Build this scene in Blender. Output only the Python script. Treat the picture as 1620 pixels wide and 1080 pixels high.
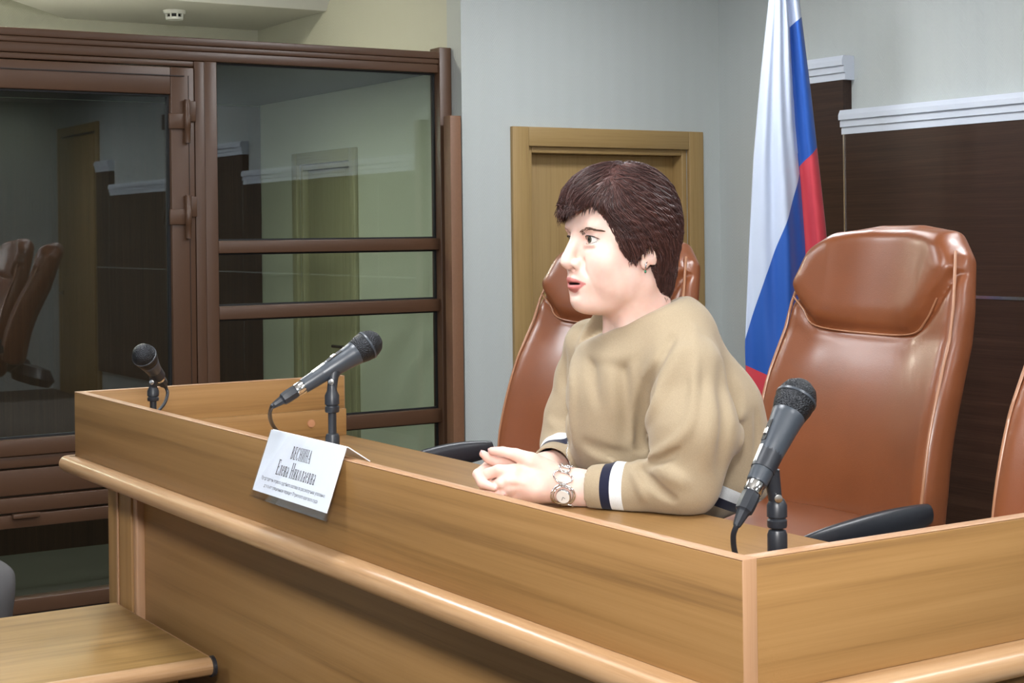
import bpy, bmesh, math, random
import numpy as np
from mathutils import Vector, Matrix

for o in list(bpy.data.objects):
    bpy.data.objects.remove(o)
scene = bpy.context.scene
COL = scene.collection

# ------------------------------------------------------------------ camera
CAM_H = 1.56
YAW, ROLL = 2.5798, 0.01166
fw = Vector((math.cos(YAW), math.sin(YAW), 0))
rt = Vector((math.sin(YAW), -math.cos(YAW), 0))
dn = Vector((0, 0, -1))
r2 = math.cos(ROLL) * rt + math.sin(ROLL) * dn
d2 = -math.sin(ROLL) * rt + math.cos(ROLL) * dn
cam_data = bpy.data.cameras.new('camera')
cam = bpy.data.objects.new('camera', cam_data)
COL.objects.link(cam)
cam.matrix_world = Matrix((( r2.x, -d2.x, -fw.x, 0),
                           ( r2.y, -d2.y, -fw.y, 0),
                           ( r2.z, -d2.z, -fw.z, CAM_H),
                           ( 0, 0, 0, 1)))
cam_data.sensor_width = 36
cam_data.lens = 2545 / 1620 * 36
cam_data.shift_y = -(540 - 371.2) / 1620
cam_data.clip_start = 0.05
scene.camera = cam

# ------------------------------------------------------------------ world, exposure
world = bpy.data.worlds.new('world')
scene.world = world
world.use_nodes = True
world.node_tree.nodes['Background'].inputs[0].default_value = (0.72, 0.82, 1.0, 1)
world.node_tree.nodes['Background'].inputs[1].default_value = 1.2
scene.view_settings.view_transform = 'Standard'
scene.view_settings.look = 'None'
scene.view_settings.gamma = 1
scene.view_settings.use_curve_mapping = False
scene.view_settings.exposure = 0.0
LAMP_POWER = 34.0      # emission strength of the ceiling lamps
# the photographer's flash, a small softbox just above and beside the camera
fl_data = bpy.data.lights.new('flash', 'AREA')
fl_data.shape = 'DISK'; fl_data.size = 0.30; fl_data.energy = 66
fl_data.color = (1.0, .97, .95)
flash = bpy.data.objects.new('flash', fl_data)
COL.objects.link(flash)
flash.location = (0.15, -0.10, 2.15)
flash.rotation_euler = (Vector((-2.3, 1.6, 1.25)) - flash.location).to_track_quat('-Z', 'Y').to_euler()

# ------------------------------------------------------------------ materials
MATS = {}
def new_mat(name):
    m = bpy.data.materials.new(name)
    m.use_nodes = True
    MATS[name] = m
    nt = m.node_tree
    return m, nt, nt.nodes['Principled BSDF']

def plain(name, col, rough=0.5, metal=0.0, spec=0.5, coat=0.0, noise=0.0, nscale=60, bump=0.0, bscale=200, sss=0.0, sheen=0.0):
    m, nt, b = new_mat(name)
    b.inputs['Base Color'].default_value = (*col, 1)
    b.inputs['Roughness'].default_value = rough
    b.inputs['Metallic'].default_value = metal
    b.inputs['Specular IOR Level'].default_value = spec
    b.inputs['Coat Weight'].default_value = coat
    b.inputs['Coat Roughness'].default_value = 0.15
    if sheen:
        b.inputs['Sheen Weight'].default_value = sheen
    if sss:
        b.inputs['Subsurface Weight'].default_value = sss
        b.inputs['Subsurface Radius'].default_value = (0.012, 0.005, 0.003)
        b.inputs['Subsurface Scale'].default_value = 1.0
    tc = nt.nodes.new('ShaderNodeTexCoord')
    if noise:
        n = nt.nodes.new('ShaderNodeTexNoise'); n.inputs['Scale'].default_value = nscale
        n.inputs['Detail'].default_value = 4
        nt.links.new(tc.outputs['Object'], n.inputs['Vector'])
        mx = nt.nodes.new('ShaderNodeMix'); mx.data_type = 'RGBA'
        mx.inputs[6].default_value = (*[c * (1 - noise) for c in col], 1)
        mx.inputs[7].default_value = (*[min(1, c * (1 + noise)) for c in col], 1)
        nt.links.new(n.outputs['Fac'], mx.inputs[0])
        nt.links.new(mx.outputs[2], b.inputs['Base Color'])
    if bump:
        n2 = nt.nodes.new('ShaderNodeTexNoise'); n2.inputs['Scale'].default_value = bscale
        n2.inputs['Detail'].default_value = 3
        nt.links.new(tc.outputs['Object'], n2.inputs['Vector'])
        bp = nt.nodes.new('ShaderNodeBump'); bp.inputs['Strength'].default_value = bump
        bp.inputs['Distance'].default_value = 0.002
        nt.links.new(n2.outputs['Fac'], bp.inputs['Height'])
        nt.links.new(bp.outputs['Normal'], b.inputs['Normal'])
    return m

def wood(name, dark, mid, light, axis='X', rough=0.4, stretch=34.0, scale=1.1, spec=0.4, coat=0.0, streak=0.35):
    """laminate with fine grain running along one axis"""
    m, nt, b = new_mat(name)
    L = nt.links.new
    tc = nt.nodes.new('ShaderNodeTexCoord')
    mp = nt.nodes.new('ShaderNodeMapping')
    sc = [stretch * scale] * 3
    sc['XYZ'.index(axis)] = scale * 0.55
    mp.inputs['Scale'].default_value = sc
    L(tc.outputs['Object'], mp.inputs['Vector'])
    n1 = nt.nodes.new('ShaderNodeTexNoise')
    n1.inputs['Scale'].default_value = 1.0; n1.inputs['Detail'].default_value = 5; n1.inputs['Distortion'].default_value = 0.6
    L(mp.outputs['Vector'], n1.inputs['Vector'])
    n2 = nt.nodes.new('ShaderNodeTexNoise')
    n2.inputs['Scale'].default_value = 5.0; n2.inputs['Detail'].default_value = 6; n2.inputs['Roughness'].default_value = 0.7
    L(mp.outputs['Vector'], n2.inputs['Vector'])
    mixf = nt.nodes.new('ShaderNodeMix'); mixf.data_type = 'FLOAT'
    mixf.inputs[0].default_value = streak
    L(n1.outputs['Fac'], mixf.inputs[2]); L(n2.outputs['Fac'], mixf.inputs[3])
    cr = nt.nodes.new('ShaderNodeValToRGB')
    cr.color_ramp.elements[0].position = 0.30; cr.color_ramp.elements[0].color = (*dark, 1)
    cr.color_ramp.elements[1].position = 0.72; cr.color_ramp.elements[1].color = (*light, 1)
    e = cr.color_ramp.elements.new(0.47); e.color = (*mid, 1)
    L(mixf.outputs[0], cr.inputs[0])
    L(cr.outputs[0], b.inputs['Base Color'])
    b.inputs['Roughness'].default_value = rough
    b.inputs['Specular IOR Level'].default_value = spec
    b.inputs['Coat Weight'].default_value = coat
    b.inputs['Coat Roughness'].default_value = 0.2
    bp = nt.nodes.new('ShaderNodeBump'); bp.inputs['Strength'].default_value = 0.08; bp.inputs['Distance'].default_value = 0.001
    L(n2.outputs['Fac'], bp.inputs['Height']); L(bp.outputs['Normal'], b.inputs['Normal'])
    return m

OAK = dict(dark=(.170, .088, .029), mid=(.275, .148, .050), light=(.350, .198, .074))
for ax in 'XYZ':
    wood('oak_' + ax, axis=ax, **OAK)
    wood('edge_' + ax, (.30, .165, .085), (.38, .215, .115), (.43, .255, .14), axis=ax, streak=.6)
    wood('wenge_' + ax, (.016, .007, .004), (.030, .013, .008), (.055, .026, .016), axis=ax, rough=.35, streak=.6)
    wood('doorwood_' + ax, (.25, .155, .055), (.33, .215, .085), (.38, .255, .105), axis=ax, rough=.45, stretch=30, streak=.7)
for ax in 'XYZ':
    wood('palewood_' + ax, (.26, .23, .13), (.34, .31, .19), (.40, .37, .24), axis=ax, rough=.45, stretch=30, streak=.7)
wood('nose_X', (.26, .14, .060), (.42, .25, .125), (.52, .34, .19), axis='X', rough=.32, streak=.6, stretch=20, coat=.3)
wood('nose_Y', (.26, .14, .060), (.42, .25, .125), (.52, .34, .19), axis='Y', rough=.32, streak=.6, stretch=20, coat=.3)
wood('table_Y', (.16, .09, .028), (.30, .18, .062), (.44, .28, .115), axis='Y', stretch=16, scale=1.3)

plain('guard_brown', (.20, .098, .052), .5, noise=.1, nscale=80)
plain('cage_brown', (.086, .042, .022), .38, noise=.12, nscale=300, bump=.1, bscale=500)
plain('cage_dark', (.018, .010, .008), .5)
plain('gasket', (.008, .008, .009), .5)
plain('black_plastic', (.016, .019, .025), .38, noise=.1)
plain('mic_body', (.036, .045, .058), .36, spec=.6)
plain('steel', (.65, .63, .60), .22, metal=1.0)
plain('silver', (.80, .80, .82), .12, metal=1.0)
plain('gold', (.75, .52, .25), .2, metal=1.0)
plain('trim_grey', (.62, .67, .76), .4)
plain('groove', (.10, .09, .10), .7)
plain('ceiling_white', (.62, .62, .58), .9)
plain('soffit_grey', (.60, .59, .53), .9, noise=.04)
plain('bounce_sheet', (.55, .56, .54), .8)
plain('plastic_white', (.75, .76, .72), .4)
plain('carpet', (.10, .085, .07), .95, noise=.3, nscale=400, bump=.5, bscale=500)
plain('grey_cloth', (.075, .073, .076), .95, noise=.15, nscale=900, bump=.4, bscale=900)
plain('paper', (.86, .90, .96), .35, spec=.5)
plain('ink', (.015, .012, .02), .6)
plain('leather', (.215, .066, .023), .34, spec=.6, coat=.10, noise=.16, nscale=9, bump=.12, bscale=420)
plain('leather_pipe', (.40, .19, .10), .3, spec=.7)
plain('edge_band', (.62, .40, .22), .4)
plain('plug', (.42, .20, .10), .45)

def wallpaper(name, col):
    """painted wallpaper with a fine embossed herringbone"""
    m, nt, b = new_mat(name)
    L = nt.links.new
    b.inputs['Base Color'].default_value = (*col, 1)
    b.inputs['Roughness'].default_value = 0.6
    b.inputs['Specular IOR Level'].default_value = 0.3
    tc = nt.nodes.new('ShaderNodeTexCoord')
    sx = nt.nodes.new('ShaderNodeSeparateXYZ'); L(tc.outputs['Object'], sx.inputs[0])
    def M(op, a, c=None, v=None):
        n = nt.nodes.new('ShaderNodeMath'); n.operation = op
        L(a, n.inputs[0])
        if c is not None: L(c, n.inputs[1])
        if v is not None: n.inputs[1].default_value = v
        return n.outputs[0]
    h = M('ADD', sx.outputs['X'], sx.outputs['Y'])
    zig = M('PINGPONG', h, v=0.045)
    s = M('ADD', M('MULTIPLY', zig, v=1.5), sx.outputs['Z'])
    w = M('SINE', M('MULTIPLY', s, v=420.0))
    bp = nt.nodes.new('ShaderNodeBump'); bp.inputs['Strength'].default_value = 0.22; bp.inputs['Distance'].default_value = 0.0015
    L(w, bp.inputs['Height']); L(bp.outputs['Normal'], b.inputs['Normal'])
    return m
wallpaper('wallpaper', (.49, .525, .515))
wallpaper('wallpaper_warm', (.56, .56, .46))

def glass_mat(name, tint, refl):
    m, nt, b = new_mat(name)
    nt.nodes.remove(b)
    L = nt.links.new
    out = nt.nodes['Material Output']
    t = nt.nodes.new('ShaderNodeBsdfTransparent'); t.inputs[0].default_value = (*tint, 1)
    g = nt.nodes.new('ShaderNodeBsdfGlossy'); g.inputs['Roughness'].default_value = 0.01
    g.inputs[0].default_value = (.93, .96, 1, 1)
    fr = nt.nodes.new('ShaderNodeLayerWeight'); fr.inputs[0].default_value = .5
    pw = nt.nodes.new('ShaderNodeMath'); pw.operation = 'POWER'; pw.inputs[1].default_value = 4.0
    L(fr.outputs['Facing'], pw.inputs[0])
    ad = nt.nodes.new('ShaderNodeMath'); ad.operation = 'MULTIPLY_ADD'; ad.inputs[1].default_value = .8; ad.inputs[2].default_value = refl
    L(pw.outputs[0], ad.inputs[0])
    mx = nt.nodes.new('ShaderNodeMixShader')
    L(ad.outputs[0], mx.inputs[0]); L(t.outputs[0], mx.inputs[1]); L(g.outputs[0], mx.inputs[2])
    L(mx.outputs[0], out.inputs[0])
    return m
glass_mat('dock_glass', (.91, .96, .92), 0.075)
glass_mat('acrylic', (.985, .99, 1.0), 0.02)

def emit_mat(name, col, strength):
    m, nt, b = new_mat(name)
    b.inputs['Base Color'].default_value = (*col, 1)
    b.inputs['Emission Color'].default_value = (*col, 1)
    b.inputs['Emission Strength'].default_value = strength
    return m
emit_mat('lamp_glow', (.95, .97, 1.0), LAMP_POWER)
emit_mat('dock_glow', (.93, 1.0, .84), 60)
emit_mat('alcove_glow', (1.0, .95, .79), 340)

# ------------------------------------------------------------------ helpers
def tag(o, label=None, cat=None, group=None, kind=None):
    if label: o['label'] = label
    if cat: o['category'] = cat
    if group: o['group'] = group
    if kind: o['kind'] = kind
    return o

def empty(name, loc=(0, 0, 0), rz=0.0):
    o = bpy.data.objects.new(name, None)
    o.empty_display_size = 0.1
    COL.objects.link(o)
    o.location = loc
    o.rotation_euler = (0, 0, rz)
    return o

def add(name, mesh, mat, parent=None, smooth=False, angle=None):
    o = bpy.data.objects.new(name, mesh)
    COL.objects.link(o)
    if mat is not None and not mesh.materials:
        mesh.materials.append(MATS[mat] if isinstance(mat, str) else mat)
    if parent is not None:
        o.parent = parent
    if smooth:
        mesh.polygons.foreach_set('use_smooth', [True] * len(mesh.polygons))
        if angle:
            mesh.set_sharp_from_angle(angle=math.radians(angle))
    return o

def from_bm(name, bm, mat, parent=None, smooth=False, angle=None):
    bmesh.ops.recalc_face_normals(bm, faces=bm.faces)
    me = bpy.data.meshes.new(name)
    bm.to_mesh(me); bm.free()
    return add(name, me, mat, parent, smooth, angle)

def bm_box(bm, x0, x1, y0, y1, z0, z1):
    v = [bm.verts.new(p) for p in ((x0, y0, z0), (x1, y0, z0), (x1, y1, z0), (x0, y1, z0),
                                   (x0, y0, z1), (x1, y0, z1), (x1, y1, z1), (x0, y1, z1))]
    for f in ((0, 3, 2, 1), (4, 5, 6, 7), (0, 1, 5, 4), (1, 2, 6, 5), (2, 3, 7, 6), (3, 0, 4, 7)):
        bm.faces.new([v[i] for i in f])
    return v

def box(name, x0, x1, y0, y1, z0, z1, mat, parent=None, bevel=0.0, seg=2):
    bm = bmesh.new()
    bm_box(bm, x0, x1, y0, y1, z0, z1)
    if bevel:
        bmesh.ops.bevel(bm, geom=list(bm.edges), offset=bevel, segments=seg, affect='EDGES', profile=0.5)
    return from_bm(name, bm, mat, parent, smooth=bool(bevel), angle=50 if bevel else None)

def prism(name, pts, axis, a0, a1, mat, parent=None, smooth=False, angle=40, bevel=0.0):
    """outline pts (2-D) extruded along an axis; for X pts are (y,z), for Y (x,z), for Z (x,y)"""
    bm = bmesh.new()
    def mk(p, a):
        return {'X': (a, p[0], p[1]), 'Y': (p[0], a, p[1]), 'Z': (p[0], p[1], a)}[axis]
    A = [bm.verts.new(mk(p, a0)) for p in pts]
    B = [bm.verts.new(mk(p, a1)) for p in pts]
    n = len(pts)
    bm.faces.new(A); bm.faces.new(B[::-1])
    for i in range(n):
        bm.faces.new((A[i], A[(i + 1) % n], B[(i + 1) % n], B[i]))
    if bevel:
        bmesh.ops.bevel(bm, geom=list(bm.edges), offset=bevel, segments=2, affect='EDGES', profile=0.5)
    return from_bm(name, bm, mat, parent, smooth, angle)

def frame_of(d):
    d = Vector(d).normalized()
    u = d.cross(Vector((0, 0, 1)))
    if u.length < 1e-3: u = Vector((1, 0, 0))
    u.normalize()
    return u, d.cross(u).normalized(), d

def bm_lathe(bm, profile, origin=(0, 0, 0), direction=(0, 0, 1), n=24):
    """profile of (radius, distance along direction)"""
    u, v, d = frame_of(direction)
    O = Vector(origin)
    rings = []
    for r, h in profile:
        if r < 1e-6:
            rings.append([bm.verts.new(O + d * h)])
        else:
            rings.append([bm.verts.new(O + d * h + (u * math.cos(2 * math.pi * i / n) + v * math.sin(2 * math.pi * i / n)) * r) for i in range(n)])
    for a, b in zip(rings[:-1], rings[1:]):
        for i in range(n):
            j = (i + 1) % n
            if len(a) == 1 and len(b) == 1: continue
            if len(a) == 1: bm.faces.new((a[0], b[i], b[j]))
            elif len(b) == 1: bm.faces.new((a[i], a[j], b[0]))
            else: bm.faces.new((a[i], a[j], b[j], b[i]))
    for e in (rings[0], rings[-1]):
        if len(e) > 2: bm.faces.new(e)

def lathe(name, profile, mat, parent=None, origin=(0, 0, 0), direction=(0, 0, 1), n=24, angle=40):
    bm = bmesh.new()
    bm_lathe(bm, profile, origin, direction, n)
    return from_bm(name, bm, mat, parent, True, angle)

def spline(pts, k=8, closed=False):
    P = [Vector(p) for p in pts]
    n = len(P); out = []
    rng = n if closed else n - 1
    for i in range(rng):
        if closed:
            p0, p1, p2, p3 = P[(i - 1) % n], P[i], P[(i + 1) % n], P[(i + 2) % n]
        else:
            p0, p1, p2, p3 = P[max(i - 1, 0)], P[i], P[i + 1], P[min(i + 2, n - 1)]
        for j in range(k):
            t = j / k
            out.append(0.5 * ((2 * p1) + (p2 - p0) * t + (2 * p0 - 5 * p1 + 4 * p2 - p3) * t * t + (3 * p1 - p0 - 3 * p2 + p3) * t ** 3))
    if not closed: out.append(P[-1])
    return out

def bm_tube(bm, pts, radius, n=8, closed=False, cap=True, flat=1.0):
    P = [Vector(p) for p in pts]
    m = len(P)
    rad = radius if hasattr(radius, '__len__') else [radius] * m
    rings = []
    up = None
    for i in range(m):
        if closed: t = P[(i + 1) % m] - P[(i - 1) % m]
        else: t = P[min(i + 1, m - 1)] - P[max(i - 1, 0)]
        if t.length < 1e-9: t = Vector((0, 0, 1))
        t.normalize()
        if up is None:
            up = frame_of(t)[0]
        up = (up - t * up.dot(t))
        if up.length < 1e-6: up = frame_of(t)[0]
        up.normalize()
        w = t.cross(up)
        rings.append([bm.verts.new(P[i] + (up * math.cos(2 * math.pi * j / n) + w * math.sin(2 * math.pi * j / n) * flat) * rad[i]) for j in range(n)])
    rng = m if closed else m - 1
    for i in range(rng):
        a, b = rings[i], rings[(i + 1) % m]
        for j in range(n):
            bm.faces.new((a[j], a[(j + 1) % n], b[(j + 1) % n], b[j]))
    if not closed and cap:
        bm.faces.new(rings[0]); bm.faces.new(rings[-1][::-1])

def tube(name, pts, radius, mat, parent=None, n=8, closed=False, flat=1.0):
    bm = bmesh.new()
    bm_tube(bm, pts, radius, n, closed, True, flat)
    return from_bm(name, bm, mat, parent, True, 60)

# ---- signed-distance sculpting: shapes are blended in a voxel field and meshed
class Field:
    def __init__(self, lo, hi, h):
        self.lo = np.array(lo, np.float32); self.h = h
        n = np.ceil((np.array(hi) - self.lo) / h).astype(int) + 1
        self.n = n
        self.a = np.full(n, 0.08, np.float32)
        self.ax = [self.lo[i] + h * np.arange(n[i], dtype=np.float32) for i in range(3)]
    def sub(self, lo, hi):
        s = []
        for i in range(3):
            a = int(max(0, np.floor((lo[i] - self.lo[i]) / self.h)))
            b = int(min(self.n[i], np.ceil((hi[i] - self.lo[i]) / self.h) + 1))
            if b <= a: return None
            s.append(slice(a, b))
        return tuple(s)
    def apply(self, fn, lo, hi, k=0.0, op='add', pad=0.0):
        m = 0.03 + k * 1.5 + pad
        s = self.sub(np.array(lo) - m, np.array(hi) + m)
        if s is None: return
        X = self.ax[0][s[0]][:, None, None]; Y = self.ax[1][s[1]][None, :, None]; Z = self.ax[2][s[2]][None, None, :]
        d = fn(X, Y, Z).astype(np.float32)
        a = self.a[s]
        if op == 'add':
            if k > 0:
                hh = np.clip(0.5 + 0.5 * (a - d) / k, 0, 1)
                r = a + (d - a) * hh - k * hh * (1 - hh)
            else: r = np.minimum(a, d)
        elif op == 'sub':
            if k > 0:
                hh = np.clip(0.5 - 0.5 * (a + d) / k, 0, 1)
                r = a + (-d - a) * hh + k * hh * (1 - hh)
            else: r = np.maximum(a, -d)
        elif op == 'and':
            r = np.maximum(a, d)
        else:                      # push the surface by d (positive = outwards)
            r = a - d
        self.a[s] = r
    # ---- primitives
    def cone(self, p, q, r1, r2, k=0.0, op='add', squash=None):
        """tapered capsule; squash = (axis, factor) thins it along a direction"""
        p = np.array(p, float); q = np.array(q, float); ba = q - p; L2 = float(ba @ ba) + 1e-12
        R = max(r1, r2)
        def fn(X, Y, Z):
            x, y, z = X - p[0], Y - p[1], Z - p[2]
            t = np.clip((x * ba[0] + y * ba[1] + z * ba[2]) / L2, 0, 1)
            ex, ey, ez = x - t * ba[0], y - t * ba[1], z - t * ba[2]
            if squash is not None:
                n, f = squash
                c = ex * n[0] + ey * n[1] + ez * n[2]
                ex, ey, ez = ex + n[0] * c * (f - 1), ey + n[1] * c * (f - 1), ez + n[2] * c * (f - 1)
            d = np.sqrt(ex * ex + ey * ey + ez * ez) - (r1 + (r2 - r1) * t)
            return d if squash is None else d / max(1.0, squash[1])
        lo = np.minimum(p, q) - R; hi = np.maximum(p, q) + R
        self.apply(fn, lo, hi, k, op)
    def chain(self, pts, rad, k=0.0, op='add', squash=None):
        for i in range(len(pts) - 1):
            self.cone(pts[i], pts[i + 1], rad[i], rad[i + 1], k if i == 0 else min(k, rad[i] * .35), op, squash)
    def ell(self, c, r, R=None, k=0.0, op='add'):
        """ellipsoid; R rows = local axes"""
        c = np.array(c, float); r = np.array(r, float)
        R = np.eye(3) if R is None else np.array(R, float)
        def fn(X, Y, Z):
            x, y, z = X - c[0], Y - c[1], Z - c[2]
            l = [(x * R[i, 0] + y * R[i, 1] + z * R[i, 2]) for i in range(3)]
            k0 = np.sqrt((l[0] / r[0]) ** 2 + (l[1] / r[1]) ** 2 + (l[2] / r[2]) ** 2)
            k1 = np.sqrt((l[0] / r[0] ** 2) ** 2 + (l[1] / r[1] ** 2) ** 2 + (l[2] / r[2] ** 2) ** 2)
            return k0 * (k0 - 1) / np.maximum(k1, 1e-6)
        e = np.abs(R.T) @ r
        self.apply(fn, c - e, c + e, k, op)
    def mesh(self, flip=False):
        import openvdb
        g = openvdb.FloatGrid(0.08)
        g.copyFromArray(np.ascontiguousarray(self.a))
        pts, quads = g.convertToQuads(isovalue=0.0)
        pts = np.asarray(pts, float) * self.h + self.lo
        return pts, np.asarray(quads)[:, ::-1]

def np_mesh(name, pts, quads):
    me = bpy.data.meshes.new(name)
    me.vertices.add(len(pts)); me.vertices.foreach_set('co', np.asarray(pts, np.float32).ravel())
    q = np.asarray(quads)
    me.loops.add(q.size); me.loops.foreach_set('vertex_index', q.ravel().astype(np.int32))
    me.polygons.add(len(q))
    me.polygons.foreach_set('loop_start', np.arange(0, q.size, q.shape[1], dtype=np.int32))
    me.update(calc_edges=True); me.validate()
    return me

def relax(pts, quads, n=2, w=0.5):
    """a few rounds of Laplacian smoothing to iron out voxel steps"""
    e = np.concatenate([quads[:, [0, 1]], quads[:, [1, 2]], quads[:, [2, 3]], quads[:, [3, 0]]])
    N = len(pts)
    cnt = np.bincount(e[:, 0], minlength=N) + np.bincount(e[:, 1], minlength=N)
    for _ in range(n):
        acc = np.zeros_like(pts)
        for c in range(3):
            acc[:, c] = np.bincount(e[:, 0], pts[e[:, 1], c], N) + np.bincount(e[:, 1], pts[e[:, 0], c], N)
        pts = pts + w * (acc / np.maximum(cnt, 1)[:, None] - pts)
    return pts

# ================================================================== the room
WX, EX, SY, NY = -5.95, 4.77, -3.6, 4.918      # door wall, far end wall, window wall, wall behind the bench
AX, AY0, AY1 = -8.125, -0.6, 3.498             # alcove holding the glass dock
CZ, SZ = 3.0, 2.685
T = 0.12
def struct(o):
    o['kind'] = 'structure'; return o

struct(box('floor', AX - T, EX + T, SY - T, NY + T, -0.1, 0.0, 'carpet'))
struct(box('podium', -4.9, 0.6, 1.66, NY, 0.0, 0.30, 'carpet'))
struct(box('ceiling', AX - T, EX + T, SY - T, NY + T, CZ, CZ + 0.1, 'ceiling_white'))

# door wall with the doorway cut out
D1 = (3.826, 4.718, 1.948)       # opening: y0, y1, top
bm = bmesh.new()
bm_box(bm, WX - T, WX, AY1, D1[0], 0, CZ)
bm_box(bm, WX - T, WX, D1[1], NY, 0, CZ)
bm_box(bm, WX - T, WX, D1[0], D1[1], D1[2], CZ)
struct(from_bm('wall_left', bm, 'wallpaper'))
struct(box('wall_left_front', WX - T, WX, SY, AY0, 0, CZ, 'wallpaper'))
bm = bmesh.new()
D2 = (-7.60, -7.0, 1.93)
bm_box(bm, AX, D2[0], AY1, AY1 + T, 0, CZ)
bm_box(bm, D2[1], WX - T, AY1, AY1 + T, 0, CZ)
bm_box(bm, D2[0], D2[1], AY1, AY1 + T, D2[2], CZ)
struct(from_bm('wall_alcove_side', bm, 'wallpaper_warm'))
struct(box('wall_alcove_back', AX - T, AX, AY0, AY1 + T, 0, CZ, 'wallpaper_warm'))
struct(box('wall_alcove_front', AX, WX - T, AY0 - T, AY0, 0, CZ, 'wallpaper_warm'))
wb = struct(box('wall_back', WX - T, EX, NY, NY + T, 0, CZ, 'wallpaper'))
struct(box('wall_right', EX, EX + T, SY, NY, 0, CZ, 'wallpaper'))

# window wall behind the photographer
WIN = [(-4.6, -2.6), (-1.9, 0.1), (0.8, 2.8)]
bm = bmesh.new()
xs = [WX - T] + [v for w in WIN for v in w] + [EX]
bm_box(bm, xs[0], xs[-1], SY - T, SY, 0, 0.9)
bm_box(bm, xs[0], xs[-1], SY - T, SY, 2.5, CZ)
for i in range(0, len(xs), 2):
    bm_box(bm, xs[i], xs[i + 1], SY - T, SY, 0.9, 2.5)
struct(from_bm('wall_front', bm, 'wallpaper'))
for i, (a, b_) in enumerate(WIN):
    w = empty('window_%d' % (i + 1), ((a + b_) / 2, SY - 0.06, 0.9)); struct(w)
    hw = (b_ - a) / 2
    bm = bmesh.new()
    for (x0, x1, z0, z1) in ((-hw, hw, 0, .06), (-hw, hw, 1.54, 1.6), (-hw, -hw + .06, .06, 1.54), (hw - .06, hw, .06, 1.54), (-.04, .04, .06, 1.54)):
        bm_box(bm, x0, x1, -.035, .035, z0, z1)
    from_bm('window_frame', bm, 'plastic_white', w)
    for s in (-1, 1):
        box('pane', min(s * .04, s * (hw - .06)), max(s * .04, s * (hw - .06)), -.006, .006, .06, 1.54, 'acrylic', w)
    box('window_sill', -hw - .05, hw + .05, .06, .30, -.03, .0, 'plastic_white', w, .008)

# low dropped ceiling over the dock, its near corner cut off diagonally
sof = [(AX, 2.448), (-7.61, 2.038), (-6.9, 1.47), (-6.9, 1.2), (-7.272 + .001, 1.2)]
sof = [(AX, 2.448), (-7.61, 2.038), (-7.272, 1.77), (-7.272, AY1), (AX, AY1)]
struct(prism('ceiling_soffit', sof, 'Z', SZ, SZ + .05, 'soffit_grey'))
so2 = [(-7.272, 1.77), (-7.10, 1.64), (-7.10, AY1), (-7.272, AY1)]
bm = bmesh.new()
lo = [bm.verts.new((x, y, SZ)) for x, y in ((-7.272, 1.77), (-7.272, AY1))]
hi = [bm.verts.new((x, y, CZ)) for x, y in ((-7.0, 1.55), (-7.0, AY1))]
bm.faces.new((lo[0], lo[1], hi[1], hi[0]))
lo2 = [bm.verts.new((x, y, SZ + .05)) for x, y in ((-7.30, 1.8), (-7.30, AY1))]
hi2 = [bm.verts.new((x, y, CZ)) for x, y in ((-7.06, 1.6), (-7.06, AY1))]
bm.faces.new((lo2[0], hi2[0], hi2[1], lo2[1]))
bm.faces.new((lo[0], hi[0], hi2[0], lo2[0]))
struct(from_bm('ceiling_cove', bm, 'ceiling_white'))

# smoke detector
sd = empty('smoke_detector', (-7.60, 2.83, SZ))
lathe('base', [(.0, 0), (.055, 0), (.055, -.012), (.05, -.018)], 'plastic_white', sd)
lathe('chamber', [(.030, -.018), (.030, -.036), (.0, -.036)], 'gasket', sd)
bm = bmesh.new()
for k in range(8):
    a = k * math.pi / 4
    bm_tube(bm, [(.042 * math.cos(a), .042 * math.sin(a), -.016), (.040 * math.cos(a), .040 * math.sin(a), -.040)], .005, 6)
from_bm('vent_cage', bm, 'plastic_white', sd)
lathe('cap', [(.044, -.034), (.042, -.046), (.0, -.050)], 'plastic_white', sd)
tag(sd, 'round white smoke detector on the dropped ceiling above the glass dock', 'smoke detector')

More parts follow.
